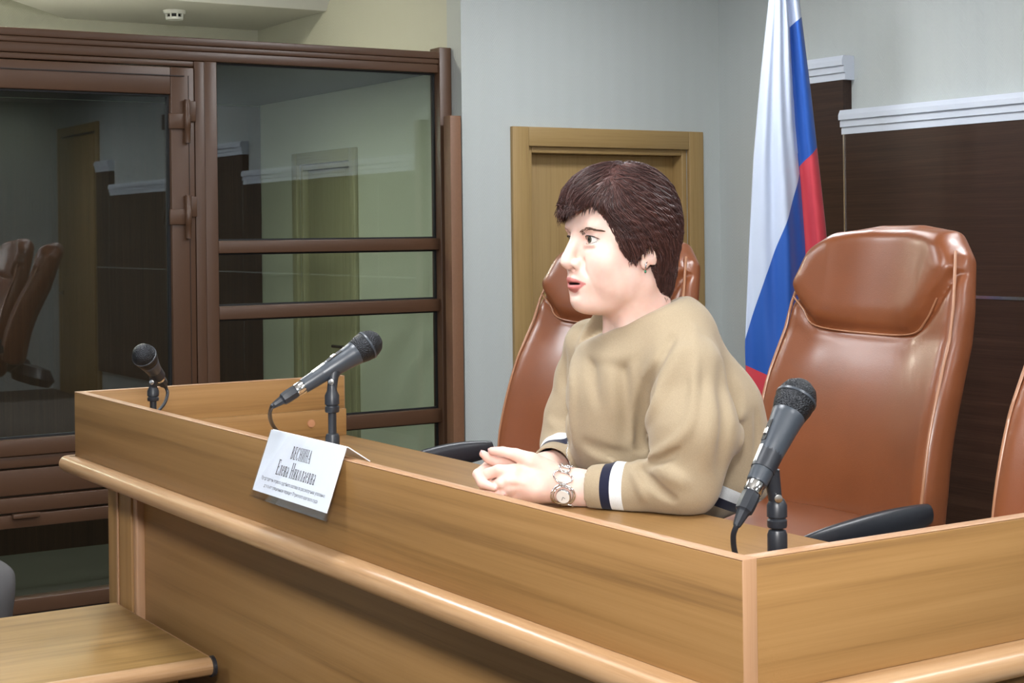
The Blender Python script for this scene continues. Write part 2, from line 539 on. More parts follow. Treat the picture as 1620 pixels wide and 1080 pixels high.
# ---- doors
def make_door(name, label, mat_axis, opening, plane, facing, leafdepth, handle_side, casing=.085, wd='doorwood_'):
    """opening (a0,a1,top) along Y (facing 'X') or along X (facing 'Y')"""
    a0, a1, zt = opening
    d = empty(name, (plane, (a0 + a1) / 2, 0) if facing == 'X' else ((a0 + a1) / 2, plane, 0))
    struct(d)
    h = (a1 - a0) / 2
    def B(n, u0, u1, w0, w1, z0, z1, mat, bev=0.003, par=d):
        if facing == 'X': return box(n, w0, w1, u0, u1, z0, z1, mat, par, bev)
        return box(n, u0, u1, -w1, -w0, z0, z1, mat, par, bev)
    # casing on the wall face
    B('casing', -h - casing, -h, 0.0, .022, 0, zt + casing, wd + 'Z')
    B('casing', h, h + casing, 0.0, .022, 0, zt + casing, wd + 'Z')
    B('casing', -h, h, 0.0, .022, zt, zt + casing, wd + 'Y' if facing == 'X' else wd + 'X')
    # jamb lining
    B('jamb', -h, -h + .028, -leafdepth - .04, 0.0, 0, zt, wd + 'Z')
    B('jamb', h - .028, h, -leafdepth - .04, 0.0, 0, zt, wd + 'Z')
    B('jamb', -h + .028, h - .028, -leafdepth - .04, 0.0, zt - .028, zt, wd + 'Y' if facing == 'X' else wd + 'X')
    leaf = B('door_leaf', -h + .0285, h - .0285, -leafdepth - .04, -leafdepth, .004, zt - .0285, wd + 'Z')
    hs = handle_side * (h - .10)
    bm = bmesh.new()
    def pt(u, w, z): return (w, u, z) if facing == 'X' else (u, -w, z)
    bm_lathe(bm, [(0, 0), (.024, 0), (.024, .008), (.010, .010), (.010, .045), (.0, .045)], pt(hs, -leafdepth, 1.02), pt(0, 1, 0), 16)
    bm_tube(bm, [pt(hs, -leafdepth + .04, 1.02), pt(hs - handle_side * .11, -leafdepth + .045, 1.02)], .009, 8)
    from_bm('handle', bm, 'steel', d, True, 50)
    return d
make_door('door_1', '', 'Z', D1, WX, 'X', .07, -1)
make_door('door_2', '', 'Z', D2, AY1, 'Y', .03, 1, .06, 'palewood_')

# ---- dark panelling with grey cap moulding on the wall behind the bench
PF = NY - 0.05
def cap_profile(zb):
    """moulding section (y, z) rising from zb"""
    p = PF
    return [(NY, zb), (p - .004, zb), (p - .004, zb + .026), (p - .0015, zb + .027), (p - .0015, zb + .030), (p - .012, zb + .031), (p - .012, zb + .056),
            (p - .009, zb + .057), (p - .009, zb + .060), (p - .022, zb + .061), (p - .022, zb + .082), (p - .012, zb + .103), (NY, zb + .103)]
runs = [(-5.50, -5.06, 2.206), (-5.06, -0.54, 1.972), (-0.54, 1.0, 2.206), (1.0, 2.70, 1.972), (2.70, 3.10, 2.206)]
strip_z = 1.296
nt_ = 0
for (x0, x1, zt) in runs:
    n = max(1, round((x1 - x0) / 1.2)); w = (x1 - x0) / n
    for k in range(n):
        for (z0, z1) in ((.30, strip_z - .006), (strip_z + .006, zt)):
            box('wall_panel', x0 + k * w + .004, x0 + (k + 1) * w - .004, PF, NY, z0, z1, 'wenge_X', wb)
    nt_ += 1
    struct(prism('trim_%d' % nt_, cap_profile(zt), 'X', x0 - (.012 if zt < 2.1 else 0), x1 + (.014 if zt > 2.1 else -.012), 'trim_grey'))
    box('metal_strip', x0, x1, PF - .003, NY, strip_z - .006, strip_z + .006, 'steel', wb)
    for k in range(n + (1 if zt < 2.1 else 0)):
        xx = x0 + k * w
        if zt < 2.1:
            box('metal_strip', xx - .004, xx + .004, PF - .004, NY, .30, zt, 'steel', wb)

# door far along the same wall (seen mirrored in the dock's glass)
make_door('door_3', '', 'Z', (3.22, 4.38, 2.62), NY, 'Y', -.03, 1)

# ---- ceiling lamps
k = 0
LP = [(-4.6, 0.9), (-4.6, 3.6), (-2.2, -0.9), (-2.2, 0.9), (-2.2, 3.4), (0.2, -0.9), (0.2, 1.6), (0.2, 3.6), (2.6, -0.9), (2.6, 1.6), (2.6, 3.6)]
for x, y in LP:
    l = empty('ceiling_lamp', (x, y, CZ))
    bm = bmesh.new()
    for (a, b_, c, d_) in ((-.31, .31, -.31, -.285), (-.31, .31, .285, .31), (-.31, -.285, -.285, .285), (.285, .31, -.285, .285)):
        bm_box(bm, a, b_, c, d_, -.035, 0)
    from_bm('frame', bm, 'plastic_white', l)
    box('diffuser', -.285, .285, -.285, .285, -.028, -.022, 'lamp_glow', l)
    tag(l, 'square white panel lamp set in the courtroom ceiling', 'ceiling lamp', 'ceiling panel lamps')

def small_lamp(loc, label, r=.11):
    l = empty('round_lamp', loc)
    lathe('rim', [(r, 0), (r + .012, -.004), (r + .010, -.02), (r, -.022)], 'plastic_white', l)
    lathe('diffuser', [(0, -.030), (r, -.030), (r, -.023), (0, -.023)], 'alcove_glow', l)
    tag(l, label, 'ceiling lamp')
small_lamp((-6.62, 1.6, CZ), 'round lamp on the ceiling in front of the dropped soffit')
# ================================================================== glass dock
XC = -6.046
FR = XC + 0.0                    # front face of the frame
dk = empty('glass_dock', (XC, 1.5, 0))
def db(n, y0, y1, z0, z1, d0, d1, mat, par=dk, bev=.003):
    """box on the dock front: y,z in world, depth measured behind the front face"""
    return box(n, -d1, -d0, y0 - 1.5, y1 - 1.5, z0, z1, mat, par, bev)
Z_TOP = 2.352
YL = AY0 + .001
db('top_beam', YL, 3.445, 2.262, 2.300, 0, .07, 'cage_brown')
db('top_beam', YL, 3.445, 2.300, 2.322, -.006, .07, 'cage_brown')
db('top_beam', YL, 3.445, 2.322, Z_TOP, -.012, .07, 'cage_brown')
db('post', 3.437, 3.496, 0, 2.372, -.014, .07, 'cage_brown')
db('post', 2.372, 2.425, .17, 2.262, 0, .07, 'cage_brown')
# fixed bay right of the door: rails and panes
rails = [(1.499, 1.549), (1.234, 1.287), (.754, .813), (.17, .225)]
for z0, z1 in rails:
    db('rail', 2.425, 3.437, z0, z1, 0, .07, 'cage_brown')
edges = [2.262] + [v for r in rails for v in (r[1], r[0])]
for i in range(0, 8, 2):
    zt, zb = edges[i], edges[i + 1]
    p = db('pane', 2.425, 3.437, zb, zt, .035, .042, 'dock_glass', bev=0)
    bm = bmesh.new()
    for (a, b_, c, d_) in ((2.425, 3.437, zb, zb + .007), (2.425, 3.437, zt - .007, zt), (2.425, 2.432, zb + .007, zt - .007), (3.430, 3.437, zb + .007, zt - .007)):
        bm_box(bm, -.046, -.031, a - 1.5, b_ - 1.5, c, d_)
    from_bm('gasket', bm, 'gasket', p)
# door bay
DY0, DY1, DZ0, DZ1 = 0.95, 2.352, .70, 2.238
dd = db('door_frame', DY1 - .022, DY1 + .02, .17, DZ1 + .022, -.002, .07, 'cage_brown')
db('door_frame', DY0 - .05, DY1 - .022, DZ1, DZ1 + .022, .004, .07, 'cage_brown')
door = db('door', DY1 - .124, DY1 - .028, .76, 2.232, -.012, .055, 'cage_brown')
db('door_rail', DY0, DY1 - .124, 2.125, 2.232, -.012, .055, 'cage_brown', door)
db('door_rail', DY0, DY1 - .124, .76, .822, -.012, .055, 'cage_brown', door)
db('door_stile', DY0, DY0 + .10, .822, 2.125, -.012, .055, 'cage_brown', door)
db('door_lip', DY0, DY1 - .07, 2.196, 2.2, -.017, -.010, 'cage_dark', door, 0)
db('door_lip', DY1 - .052, DY1 - .050, .76, 2.2, -.014, -.010, 'cage_dark', door, 0)
gp = db('pane', DY0 + .10, DY1 - .124, .822, 2.125, .02, .027, 'dock_glass', door, 0)
bm = bmesh.new()
for (a, b_, c, d_) in ((DY0 + .1, DY1 - .124, .822, .830), (DY0 + .1, DY1 - .124, 2.117, 2.125), (DY0 + .1, DY0 + .108, .83, 2.117), (DY1 - .132, DY1 - .124, .83, 2.117)):
    bm_box(bm, -.03, -.008, a - 1.5, b_ - 1.5, c, d_)
from_bm('gasket', bm, 'gasket', door)
for hz in (2.02, 1.645):
    h = lathe('hinge', [(0, -.085), (.012, -.085), (.012, -.03), (.0135, -.028), (.0135, .028), (.012, .03), (.012, .085), (0, .085)], 'cage_brown', dk, (.026, DY1 - .062 - 1.5, hz), (0, 0, 1), 14)
    box('hinge_leaf', .010, .024, DY1 - .135 - 1.5, DY1 - .066 - 1.5, hz - .03, hz + .03, 'cage_brown', h, .002)
    box('hinge_leaf', .010, .022, DY1 - .058 - 1.5, DY1 - .024 - 1.5, hz + .0, hz + .08, 'cage_brown', h, .002)
# below the door: panels, a hatch and a low window
db('lower_panel', YL, 2.372, .715, .758, 0, .06, 'cage_brown')
db('lower_panel', YL, 2.372, .612, .708, .006, .06, 'cage_brown')
db('lower_panel', YL, 2.372, .548, .604, .001, .06, 'cage_brown')
db('lower_panel', YL, 2.372, .490, .540, .006, .06, 'cage_brown')
db('latch', 1.60, 1.70, .527, .545, -.016, .006, 'cage_brown')
db('latch', 1.86, 1.90, .745, .775, -.03, .0, 'cage_brown')
db('rail', YL, 2.372, .17, .225, 0, .07, 'cage_brown')
db('pane', YL, 2.372, .225, .490, .035, .042, 'dock_glass', bev=0)
db('plinth', YL, 3.437, 0, .17, .01, .07, 'cage_dark')
db('post', YL, YL + .05, .17, 2.262, 0, .07, 'cage_brown')
db('post', DY0 - .10, DY0 - .05, .758, 2.262, 0, .07, 'cage_brown')
db('pane', YL + .05, DY0 - .10, .758, 2.262, .035, .042, 'dock_glass', bev=0)
rf = db('roof', YL, 3.496, 2.275, 2.30, .07, 2.07, 'cage_dark')
db('bounce_sheet', YL, 3.496, 2.300, 2.312, .07, 2.07, 'bounce_sheet', rf)  # pale sheet added out of view to bounce lamp light up onto the soffit
il = lathe('interior_lamp', [(.13, 2.275), (.142, 2.271), (.14, 2.255), (.13, 2.253)], 'plastic_white', dk, (-.72, .95, 0))
lathe('diffuser', [(0, 2.246), (.13, 2.246), (.13, 2.252), (0, 2.252)], 'dock_glow', il, (-.72, .95, 0))
il = lathe('interior_lamp', [(.13, 2.275), (.142, 2.271), (.14, 2.255), (.13, 2.253)], 'plastic_white', dk, (-.72, -.9, 0))
lathe('diffuser', [(0, 2.246), (.13, 2.246), (.13, 2.252), (0, 2.252)], 'dock_glow', il, (-.72, -.9, 0))
tag(dk, 'brown metal framed glass dock with a hinged door, filling the alcove', 'glass dock')
# dark lining board inside the dock and a bench
bl = box('dock_back_panel', AX + .001, AX + .03, AY0 + .01, AY1 - .005, 0, 2.27, 'wenge_Z')
tag(bl, 'dark wooden board lining the back inside the glass dock', 'panel')
bn = empty('dock_bench', (-6.75, 1.3, 0))
box('seat', -.18, .18, -1.4, 1.4, .40, .44, 'oak_Y', bn, .004)
for yy in (-1.2, 0, 1.2):
    box('leg', -.16, .16, yy - .02, yy + .02, 0, .40, 'oak_Z', bn, .003)
tag(bn, 'low wooden bench inside the dock, seen through the bottom pane', 'bench')
gs = box('corner_guard', -5.982, WX + .03 - .004, 3.425, 3.478, 0.0, 2.07, 'guard_brown', None, .002)
gs.location = (0, 0, 0)
tag(gs, 'light brown wooden strip standing against the dock end post', 'wooden strip')

# ================================================================== judges' bench
BX0, BX1, BY0, BY1 = -3.5145, -1.265, 1.0685, 1.718
ZR, ZW, TH = 1.226, 1.0844, 0.019
bk = empty('judges_bench', ((BX0 + BX1) / 2, (BY0 + BY1) / 2, 0))
ox, oy = bk.location.x, bk.location.y
def bb(n, x0, x1, y0, y1, z0, z1, mat, par=bk, bev=.0012):
    return box(n, x0 - ox, x1 - ox, y0 - oy, y1 - oy, z0, z1, mat, par, bev)
def edge_strip(n, x0, x1, y0, y1, z0, z1, mat, par):
    return bb(n, x0, x1, y0, y1, z0, z1, mat, par, .0008)
fp = bb('front_panel', BX0, BX1, BY0, BY0 + TH, ZW, ZR - .0015, 'oak_X')
edge_strip('edge_band', BX0, BX1, BY0, BY0 + TH, ZR - .0015, ZR, 'edge_X', fp)
edge_strip('edge_band', BX1, BX1 + .0012, BY0, BY0 + TH, ZW, ZR, 'edge_Z', fp)
ep = bb('end_panel', BX0, BX0 + TH, BY0 + TH, BY1, ZW, ZR - .0015, 'oak_Y')
edge_strip('edge_band', BX0, BX0 + TH, BY0 + TH, BY1, ZR - .0015, ZR, 'edge_Y', ep)
edge_strip('edge_band', BX0, BX0 + TH, BY1, BY1 + .0012, ZW, ZR, 'edge_Z', ep)
# low inner board along the far end, with a round plastic plug
ib = bb('inner_board', BX0 + TH, BX0 + TH + .010, BY0 + TH + .001, BY1, ZW, 1.148, 'oak_Y')
lathe('plug', [(0, 0), (.010, 0), (.009, .003), (0, .004)], 'plug', ib, (BX0 + TH + .010 - ox, 1.625 - oy, 1.118), (1, 0, 0), 18)
ep2 = bb('end_panel', BX1 - TH, BX1, BY0 + TH, BY1, ZW, ZR - .0015, 'oak_Y')
edge_strip('edge_band', BX1 - TH, BX1, BY0 + TH, BY1, ZR - .0015, ZR, 'edge_Y', ep2)
# worktop with a bullnose running round three sides
SLAB = .036
bb('worktop', BX0 + .004, BX1 - .004, BY0 + .004, BY1, ZW - SLAB, ZW, 'oak_X')
def nose_profile(out, n=10):
    """half-round nose section: (distance outwards, z)"""
    pts = [(-.010, ZW - SLAB), (out - SLAB / 2, ZW - SLAB)]
    for i in range(n + 1):
        a = -math.pi / 2 + math.pi * i / n
        pts.append((out - SLAB / 2 + SLAB / 2 * math.cos(a), ZW - SLAB / 2 + SLAB / 2 * math.sin(a)))
    pts += [(-.010, ZW)]
    return pts
NO = .030
pr = nose_profile(NO)
prism('bullnose_edge', [(BY0 - d - oy, z) for d, z in pr], 'X', BX0 - .022 - ox, BX1 + .014 - ox, 'nose_X', bk, True, 40)
prism('bullnose_edge', [(BX1 + d - ox, z) for d, z in pr], 'Y', BY0 - .012 - oy, BY1 - oy, 'nose_Y', bk, True, 40)
prism('bullnose_edge', [(BX0 - d * .6 - ox, z) for d, z in pr], 'Y', BY0 - .012 - oy, BY1 - oy, 'nose_Y', bk, True, 40)
# carcass: modesty panel, end gables, foot strips
zc = ZW - SLAB
bb('modesty_panel', BX0 + .18, BX1 - .05, BY0 + .092, BY0 + .111, .03, zc, 'oak_X')
bb('corner_post', BX0 + .008, BX0 + .16, BY0 + .070, BY0 + .092, 0, zc, 'oak_Z')
bb('post_fillet', BX0 + .16, BX0 + .182, BY0 + .074, BY0 + .105, 0, zc, 'edge_Z', bev=.004)
bb('post_fillet', BX0 + .072, BX0 + .082, BY0 + .0665, BY0 + .070, 0, zc, 'edge_Z', bev=.001)
bb('gable', BX0 + .008, BX0 + .030, BY0 + .092, BY1 - .05, 0, zc, 'oak_Z')
bb('gable', BX1 - .05, BX1 - .028, BY0 + .040, BY1 - .05, 0, zc, 'oak_Z')
bb('plinth', BX0 + .18, BX1 - .05, BY0 + .096, BY0 + .110, 0, .03, 'oak_X')
tag(bk, 'long light brown wooden bench with raised rim and rounded edge rail', 'desk')

# ================================================================== low table at the left
tb = empty('side_table', (-3.148, 0.35, 0))
TZ = .77
tw, td0, td1 = .281, -1.35, .777            # half depth, y range (local)
tt = box('table_top', -tw, tw - .012, td0, td1, TZ - .034, TZ, 'table_Y', tb, .0015)
R = .017
prof = [(tw - .014, TZ - .034)] + [(tw - .012 + R * 1.1 * math.cos(a), TZ - R + R * math.sin(a)) for a in [(-math.pi / 2 + math.pi * i / 10) for i in range(11)]] + [(tw - .014, TZ)]
prism('bullnose_edge', prof, 'Y', td0, td1 - .0005, 'nose_Y', tb, True, 40)
cap = [(tw - .014, TZ - .038)] + [(tw - .010 + (R + .003) * 1.15 * math.cos(a), TZ - R + (R + .003) * math.sin(a)) for a in [(-math.pi / 2 + math.pi * i / 10) for i in range(11)]] + [(tw - .014, TZ + .001)]
prism('end_cap', cap, 'Y', td1 - .0005, td1 + .006, 'black_plastic', tb, True, 40)
box('edge_band', -tw, tw - .012, td1, td1 + .0015, TZ - .034, TZ, 'edge_X', tb, .0005)
for yy in (td0 + .05, td1 - .07):
    box('leg_panel', -tw + .03, tw - .05, yy, yy + .022, 0, TZ - .034, 'oak_Z', tb, .002)
box('modesty_panel', tw - .12, tw - .10, td0 + .072, td1 - .07, .25, TZ - .034, 'oak_Y', tb, .002)
tag(tb, 'light brown wooden table with rounded pink-brown edge, butting against the bench', 'table')

# grey upholstered visitor chair behind the table
gc = empty('visitor_chair', (-4.02, .975, 0), math.radians(8))
f = Field((-.30, -.12, .38), (.30, .12, .86), .010)
def fn(X, Y, Z):
    yc = .06 * (X / .24) ** 2 * -1 + (Z - .6) * .15
    qx = np.abs(X) - .13 + 0 * Z; qz = np.abs(Z - .61) - .09
    d2_ = np.sqrt(np.maximum(qx, 0) ** 2 + np.maximum(qz, 0) ** 2) + np.minimum(np.maximum(qx, qz), 0) - .085
    dy = np.abs(Y - yc) - .008 + 0 * X
    return np.sqrt(np.maximum(d2_ + .03, 0) ** 2 + np.maximum(dy, 0) ** 2) + np.minimum(np.maximum(d2_ + .03, dy), 0) - .03
f.apply(fn, (-.3, -.12, .38), (.3, .12, .86))
pts, q = f.mesh(); pts = relax(pts, q, 3)
o = add('backrest', np_mesh('backrest', pts, q), 'grey_cloth', gc, True)
f = Field((-.30, -.52, .36), (.30, .02, .54), .010)
def fn(X, Y, Z):
    qx = np.abs(X) - .14; qy = np.abs(Y + .25) - .13
    d2_ = np.sqrt(np.maximum(qx, 0) ** 2 + np.maximum(qy, 0) ** 2) + np.minimum(np.maximum(qx, qy), 0) - .08
    dz = np.abs(Z - .45) - .008
    return np.sqrt(np.maximum(d2_ + .03, 0) ** 2 + np.maximum(dz, 0) ** 2) + np.minimum(np.maximum(d2_ + .03, dz), 0) - .03
f.apply(fn, (-.3, -.52, .36), (.3, .02, .54))
pts, q = f.mesh(); pts = relax(pts, q, 3)
add('seat', np_mesh('seat', pts, q), 'grey_cloth', gc, True)
for s in (-1, 1):
    tube('leg', [(s * .20, -.42, .43), (s * .21, -.46, .0)], .011, 'black_plastic', gc)
    tube('leg', [(s * .20, -.06, .43), (s * .21, .02, .0)], .011, 'black_plastic', gc)
    tube('back_bracket', spline([(s * .15, -.10, .42), (s * .16, .03, .44), (s * .15, .01, .56)]), .010, 'black_plastic', gc)
tag(gc, 'grey upholstered chair with rounded back at the lower left, behind the low table', 'chair')

# ================================================================== leather armchairs
def sd_poly(X, Z, P):
    """signed distance to a polygon in the x-z plane"""
    d = np.full(np.broadcast(X, Z).shape, 1e9, np.float32); s = np.ones_like(d)
    n = len(P)
    for i in range(n):
        a = P[i]; b_ = P[i - 1]
        ex, ez = b_[0] - a[0], b_[1] - a[1]
        wx, wz = X - a[0], Z - a[1]
        t = np.clip((wx * ex + wz * ez) / (ex * ex + ez * ez), 0, 1)
        d = np.minimum(d, (wx - ex * t) ** 2 + (wz - ez * t) ** 2)
        c1 = Z >= a[1]; c2 = Z < b_[1]; c3 = ex * wz > ez * wx
        s = np.where((c1 & c2 & c3) | (~c1 & ~c2 & ~c3), -s, s)
    return s * np.sqrt(d)

CH_W, CH_H = .265, .66          # half width, back height
def back_curve(X, Z):
    """front surface of the backrest before reclining: hugging wings, lumbar swell"""
    t = Z / CH_H
    return -.045 * np.clip(np.abs(X) / CH_W, 0, 1) ** 2.2 - .020 * np.sin(np.clip(t * 1.6, 0, 1) * math.pi)
OUT = [(-.268, -.02), (.268, -.02), (.278, .10), (.276, .30), (.262, .48), (.236, .60), (.180, .660), (.06, .680), (-.06, .680), (-.180, .660), (-.236, .60), (-.262, .48), (-.276, .30), (-.278, .10)]
PAD = [(-.262, .515), (-.165, .425), (.115, .420), (.160, .45), (.205, .52), (.228, .56), (.20, .63), (.10, .70), (-.10, .70), (-.22, .62)]
SEAM = [(-.236, .490), (-.205, .462), (-.165, .427), (-.02, .420), (.115, .422), (.158, .450), (.185, .50)]

def build_chair_meshes():
    M = {}
    f = Field((-.31, -.16, -.06), (.31, .14, .73), .0065)
    def fn(X, Y, Z):
        d2_ = sd_poly(X, Z, OUT) + .05
        yc = back_curve(X, Z) + .02
        half = .052 - .012 * Z / CH_H
        dy = np.abs(Y - yc - .03) - half + .042
        return np.sqrt(np.maximum(d2_, 0) ** 2 + np.maximum(dy, 0) ** 2) + np.minimum(np.maximum(d2_, dy), 0) - .042
    f.apply(fn, (-.31, -.16, -.06), (.31, .14, .73))
    # swollen head cushion, recessed seam around it
    def push(X, Y, Z):
        d = sd_poly(X, Z, PAD)
        w = np.clip(-d / .055, 0, 1); w = np.sqrt(np.clip(w * (2 - w), 0, 1))
        front = np.clip((.02 - Y) / .05, 0, 1)
        return .026 * w * front - .016 * np.exp(-(d / .010) ** 2) * front * (Z < .56)
    f.apply(push, (-.31, -.16, -.06), (.31, .14, .73), op='push')
    def puck(X, Y, Z):
        front = np.clip((.02 - Y) / .05, 0, 1)
        g = 0
        for (x, z, r, a) in ((-.16, .39, .04, -.006), (.11, .39, .045, -.006), (-.02, .34, .09, .006), (.0, .16, .14, .008)):
            g = g + a * np.exp(-((X - x) ** 2 + (Z - z) ** 2) / r ** 2)
        return g * front
    f.apply(puck, (-.31, -.16, -.06), (.31, .14, .73), op='push')
    pts, q = f.mesh(); pts = relax(pts, q, 2)
    M['back'] = (pts, q)
    # seat cushion: y from 0 (rear) to -.52
    f = Field((-.30, -.58, -.12), (.30, .06, .09), .0075)
    def fn(X, Y, Z):
        qx = np.abs(X) - .18; qy = np.abs(Y + .26) - .18
        d2_ = np.sqrt(np.maximum(qx, 0) ** 2 + np.maximum(qy, 0) ** 2) + np.minimum(np.maximum(qx, qy), 0) - .035
        top = .02 * np.cos(np.clip(X / .27, -1, 1) * math.pi / 2) - .05 * np.clip((-.40 - Y) / .12, 0, 1) ** 2
        dz = np.abs(Z + .03 - top * .5) - .015
        return np.sqrt(np.maximum(d2_, 0) ** 2 + np.maximum(dz, 0) ** 2) + np.minimum(np.maximum(d2_, dz), 0) - .048
    f.apply(fn, (-.3, -.58, -.12), (.3, .06, .09))
    pts, q = f.mesh(); pts = relax(pts, q, 3)
    M['seat'] = (pts, q)
    return M
CHM = build_chair_meshes()
SEAT_Z = .94

def make_chair(loc, rz, recline, label, arm_drop=0.0):
    c = empty('leather_armchair', loc, math.radians(rz))
    cr, sr = math.cos(math.radians(recline)), math.sin(math.radians(recline))
    sz = SEAT_Z - loc[2]
    def tilt(p):
        p = np.asarray(p, float)
        return np.stack([p[..., 0], p[..., 1] * cr + p[..., 2] * sr, -p[..., 1] * sr + p[..., 2] * cr + sz - .01], -1)
    pts, q = CHM['back']
    b_ = add('backrest', np_mesh('backrest', tilt(pts), q), 'leather', c, True)
    # piping along both edges of the back and stitched seam of the head cushion
    for s in (-1, 1):
        pp = []
        for z in np.linspace(.0, .60, 30):
            w = np.interp(z, [-.02, .10, .30, .48, .60], [.268, .278, .276, .262, .236]) - .020
            pp.append((s * w, float(back_curve(np.float64(w), z)) + .0135, z))
        tube('piping', [tuple(v) for v in tilt(np.array(pp))], .0036, 'leather_pipe', b_, 6)
    sm = spline([(x, float(back_curve(np.float64(x), z)) + .006, z) for x, z in SEAM], 6)
    tube('seam', [tuple(v) for v in tilt(np.array([tuple(v) for v in sm]))], .0022, 'leather_pipe', b_, 6)
    pts, q = CHM['seat']
    P = pts.copy(); P[:, 2] += sz - .01
    add('seat', np_mesh('seat', P, q), 'leather', c, True)
    lathe('back_shell', [(0, 0), (.10, .01), (.12, .05), (.08, .10), (0, .11)], 'black_plastic', c, (0, .12, sz - .16), (0, .3, 1), 20)
    for s in (-1, 1):
        az = sz + .035 - arm_drop
        arm = tube('armrest', spline([(s * .275, -.02, az + .02), (s * .295, -.12, az + .015), (s * .300, -.24, az + .006), (s * .298, -.36, az - .004), (s * .285, -.42, az - .02)], 6),
                   [.012 + .008 * math.sin(math.pi * min(1, i / 20)) for i in range(25)], 'black_plastic', c, 12, False, 1.7)
        tube('arm_support', spline([(s * .285, -.38, az - .02), (s * .285, -.34, az - .12), (s * .20, -.24, sz - .09)], 6), .013, 'black_plastic', arm, 8)
    lathe('gas_lift', [(.030, sz - .08), (.030, sz - .22), (.022, sz - .22), (.022, .10), (.032, .10), (.032, .07)], 'black_plastic', c, (0, -.26, 0), (0, 0, 1), 16)
    for k in range(5):
        a = k * 2 * math.pi / 5 + .3
        leg = tube('base_leg', [(0, -.26, .095), (.16 * math.cos(a), -.26 + .16 * math.sin(a), .085), (.29 * math.cos(a), -.26 + .29 * math.sin(a), .062)], [.026, .022, .016], 'black_plastic', c, 8)
        lathe('caster', [(0, -.012), (.024, -.012), (.026, 0), (.024, .012), (0, .012)], 'black_plastic', leg, (.29 * math.cos(a), -.26 + .29 * math.sin(a), .027), (-math.sin(a), math.cos(a), 0), 14)
    tag(c, label, 'chair', 'leather armchairs behind the bench')
    return c
make_chair((-2.545, 2.42, .30), 0, 14, 'brown leather armchair in the middle, back fully visible, behind the seated woman')
make_chair((-3.37, 2.30, .30), 14, 20, 'brown leather armchair partly hidden behind the woman\'s face, nearest the glass dock')
make_chair((-1.72, 2.27, .30), 0, 14, 'brown leather armchair cut off by the right edge of the photograph')

# ================================================================== flag in the corner
fl = empty('flag', (-5.22, 4.45, 0))
def flag_mat():
    m, nt, b = new_mat('flag_cloth')
    L = nt.links.new
    at = nt.nodes.new('ShaderNodeAttribute'); at.attribute_name = 'stripe'
    cr = nt.nodes.new('ShaderNodeValToRGB'); cr.color_ramp.interpolation = 'CONSTANT'
    cr.color_ramp.elements[0].position = 0; cr.color_ramp.elements[0].color = (.52, .59, .74, 1)
    cr.color_ramp.elements[1].position = .6667; cr.color_ramp.elements[1].color = (.55, .035, .055, 1)
    e = cr.color_ramp.elements.new(.3333); e.color = (.003, .075, .38, 1)
    L(at.outputs['Fac'], cr.inputs[0]); L(cr.outputs[0], b.inputs['Base Color'])
    b.inputs['Roughness'].default_value = .6
    b.inputs['Sheen Weight'].default_value = .2
    return m
flag_mat()
FS = 6.4 / 2545                     # metres per unit of the flag's outline table
fz = lambda v: 1.56 + (366 - v) * FS
ROWS_L = ([-80, 0, 109, 247, 402, 545, 600, 720, 900], [1234, 1224, 1211, 1197, 1187, 1179, 1180, 1186, 1195])
ROWS_R = ([-80, 0, 149, 230, 362, 500, 720, 900], [1262, 1271, 1288, 1296, 1309, 1318, 1322, 1310])
ROWS_F = ([-80, 0, 45, 200, 290, 380, 520, 720, 900], [1250, 1252, 1256, 1263, 1271, 1277, 1282, 1286, 1280])
ROWS_W = ([258, 293, 344, 436, 528, 560], [1273, 1262, 1245, 1210, 1181, 1170])
u_dir = Vector((.533, .846, 0)); n_dir = Vector((.846, -.533, 0))
nr, nc = 110, 64
V, S, Fc = [], [], []
o3 = Vector((-4.82, 4.31, 0)) - Vector(fl.location)
for i in range(nr + 1):
    v = -80 + 830 * i / nr
    l, r_, fx = np.interp(v, *ROWS_L), np.interp(v, *ROWS_R), np.interp(v, *ROWS_F)
    for j in range(nc + 1):
        t = j / nc
        if t < .7:
            a = t / .7; px = l + (fx - l) * a
            dep = .075 * math.sin(math.pi * (a * .92 + .06)) + .012 * math.sin(a * 9 + v * .004) + .010 * math.sin(a * 17 - v * .006)
            wb_ = np.interp(v, *ROWS_W) if v > 240 else 1400
            s = .3333 + (px - wb_) * .004
            hem = 575 + (px - 1180) * .45
            if v > 400: s = max(min(s, .66), .6667 + (v - hem) * .01) if v > hem - 40 else min(s, .66)
            else: s = min(s, .66)
        else:
            a = (t - .7) / .3; px = fx + (r_ - fx) * a
            dep = .075 * math.sin(math.pi * .98) - .018 * math.sin(math.pi * min(a * 2, 1)) + .05 * math.sin(math.pi * a * .8) - .02 * a
            bt = 45 - (px - 1256) * .9
            rt_ = 262 - (px - 1271) * 1.1
            s = .3333 + (v - bt) * .01 if v < (bt + rt_) / 2 else .6667 + (v - rt_) * .01
            if v < (bt + rt_) / 2: s = min(s, .66)
            else: s = max(s, .34)
        p = o3 + u_dir * ((px - 1245) * FS) + n_dir * dep
        V.append((p.x, p.y, fz(v))); S.append(max(0, min(1, s)))
for i in range(nr):
    for j in range(nc):
        a = i * (nc + 1) + j
        Fc.append((a, a + 1, a + nc + 2, a + nc + 1))
me = bpy.data.meshes.new('cloth'); me.from_pydata(V, [], Fc)
at = me.attributes.new('stripe', 'FLOAT', 'POINT'); at.data.foreach_set('value', S)
co = add('cloth', me, 'flag_cloth', fl, True)
md = co.modifiers.new('thickness', 'SOLIDIFY'); md.thickness = .0015
bx, by = o3.x + u_dir.x * .0 - n_dir.x * .03, o3.y - n_dir.y * .03
tube('pole', [(bx, by, .34), (bx + .02, by + .02, 2.72)], .014, 'doorwood_Z', fl, 12)
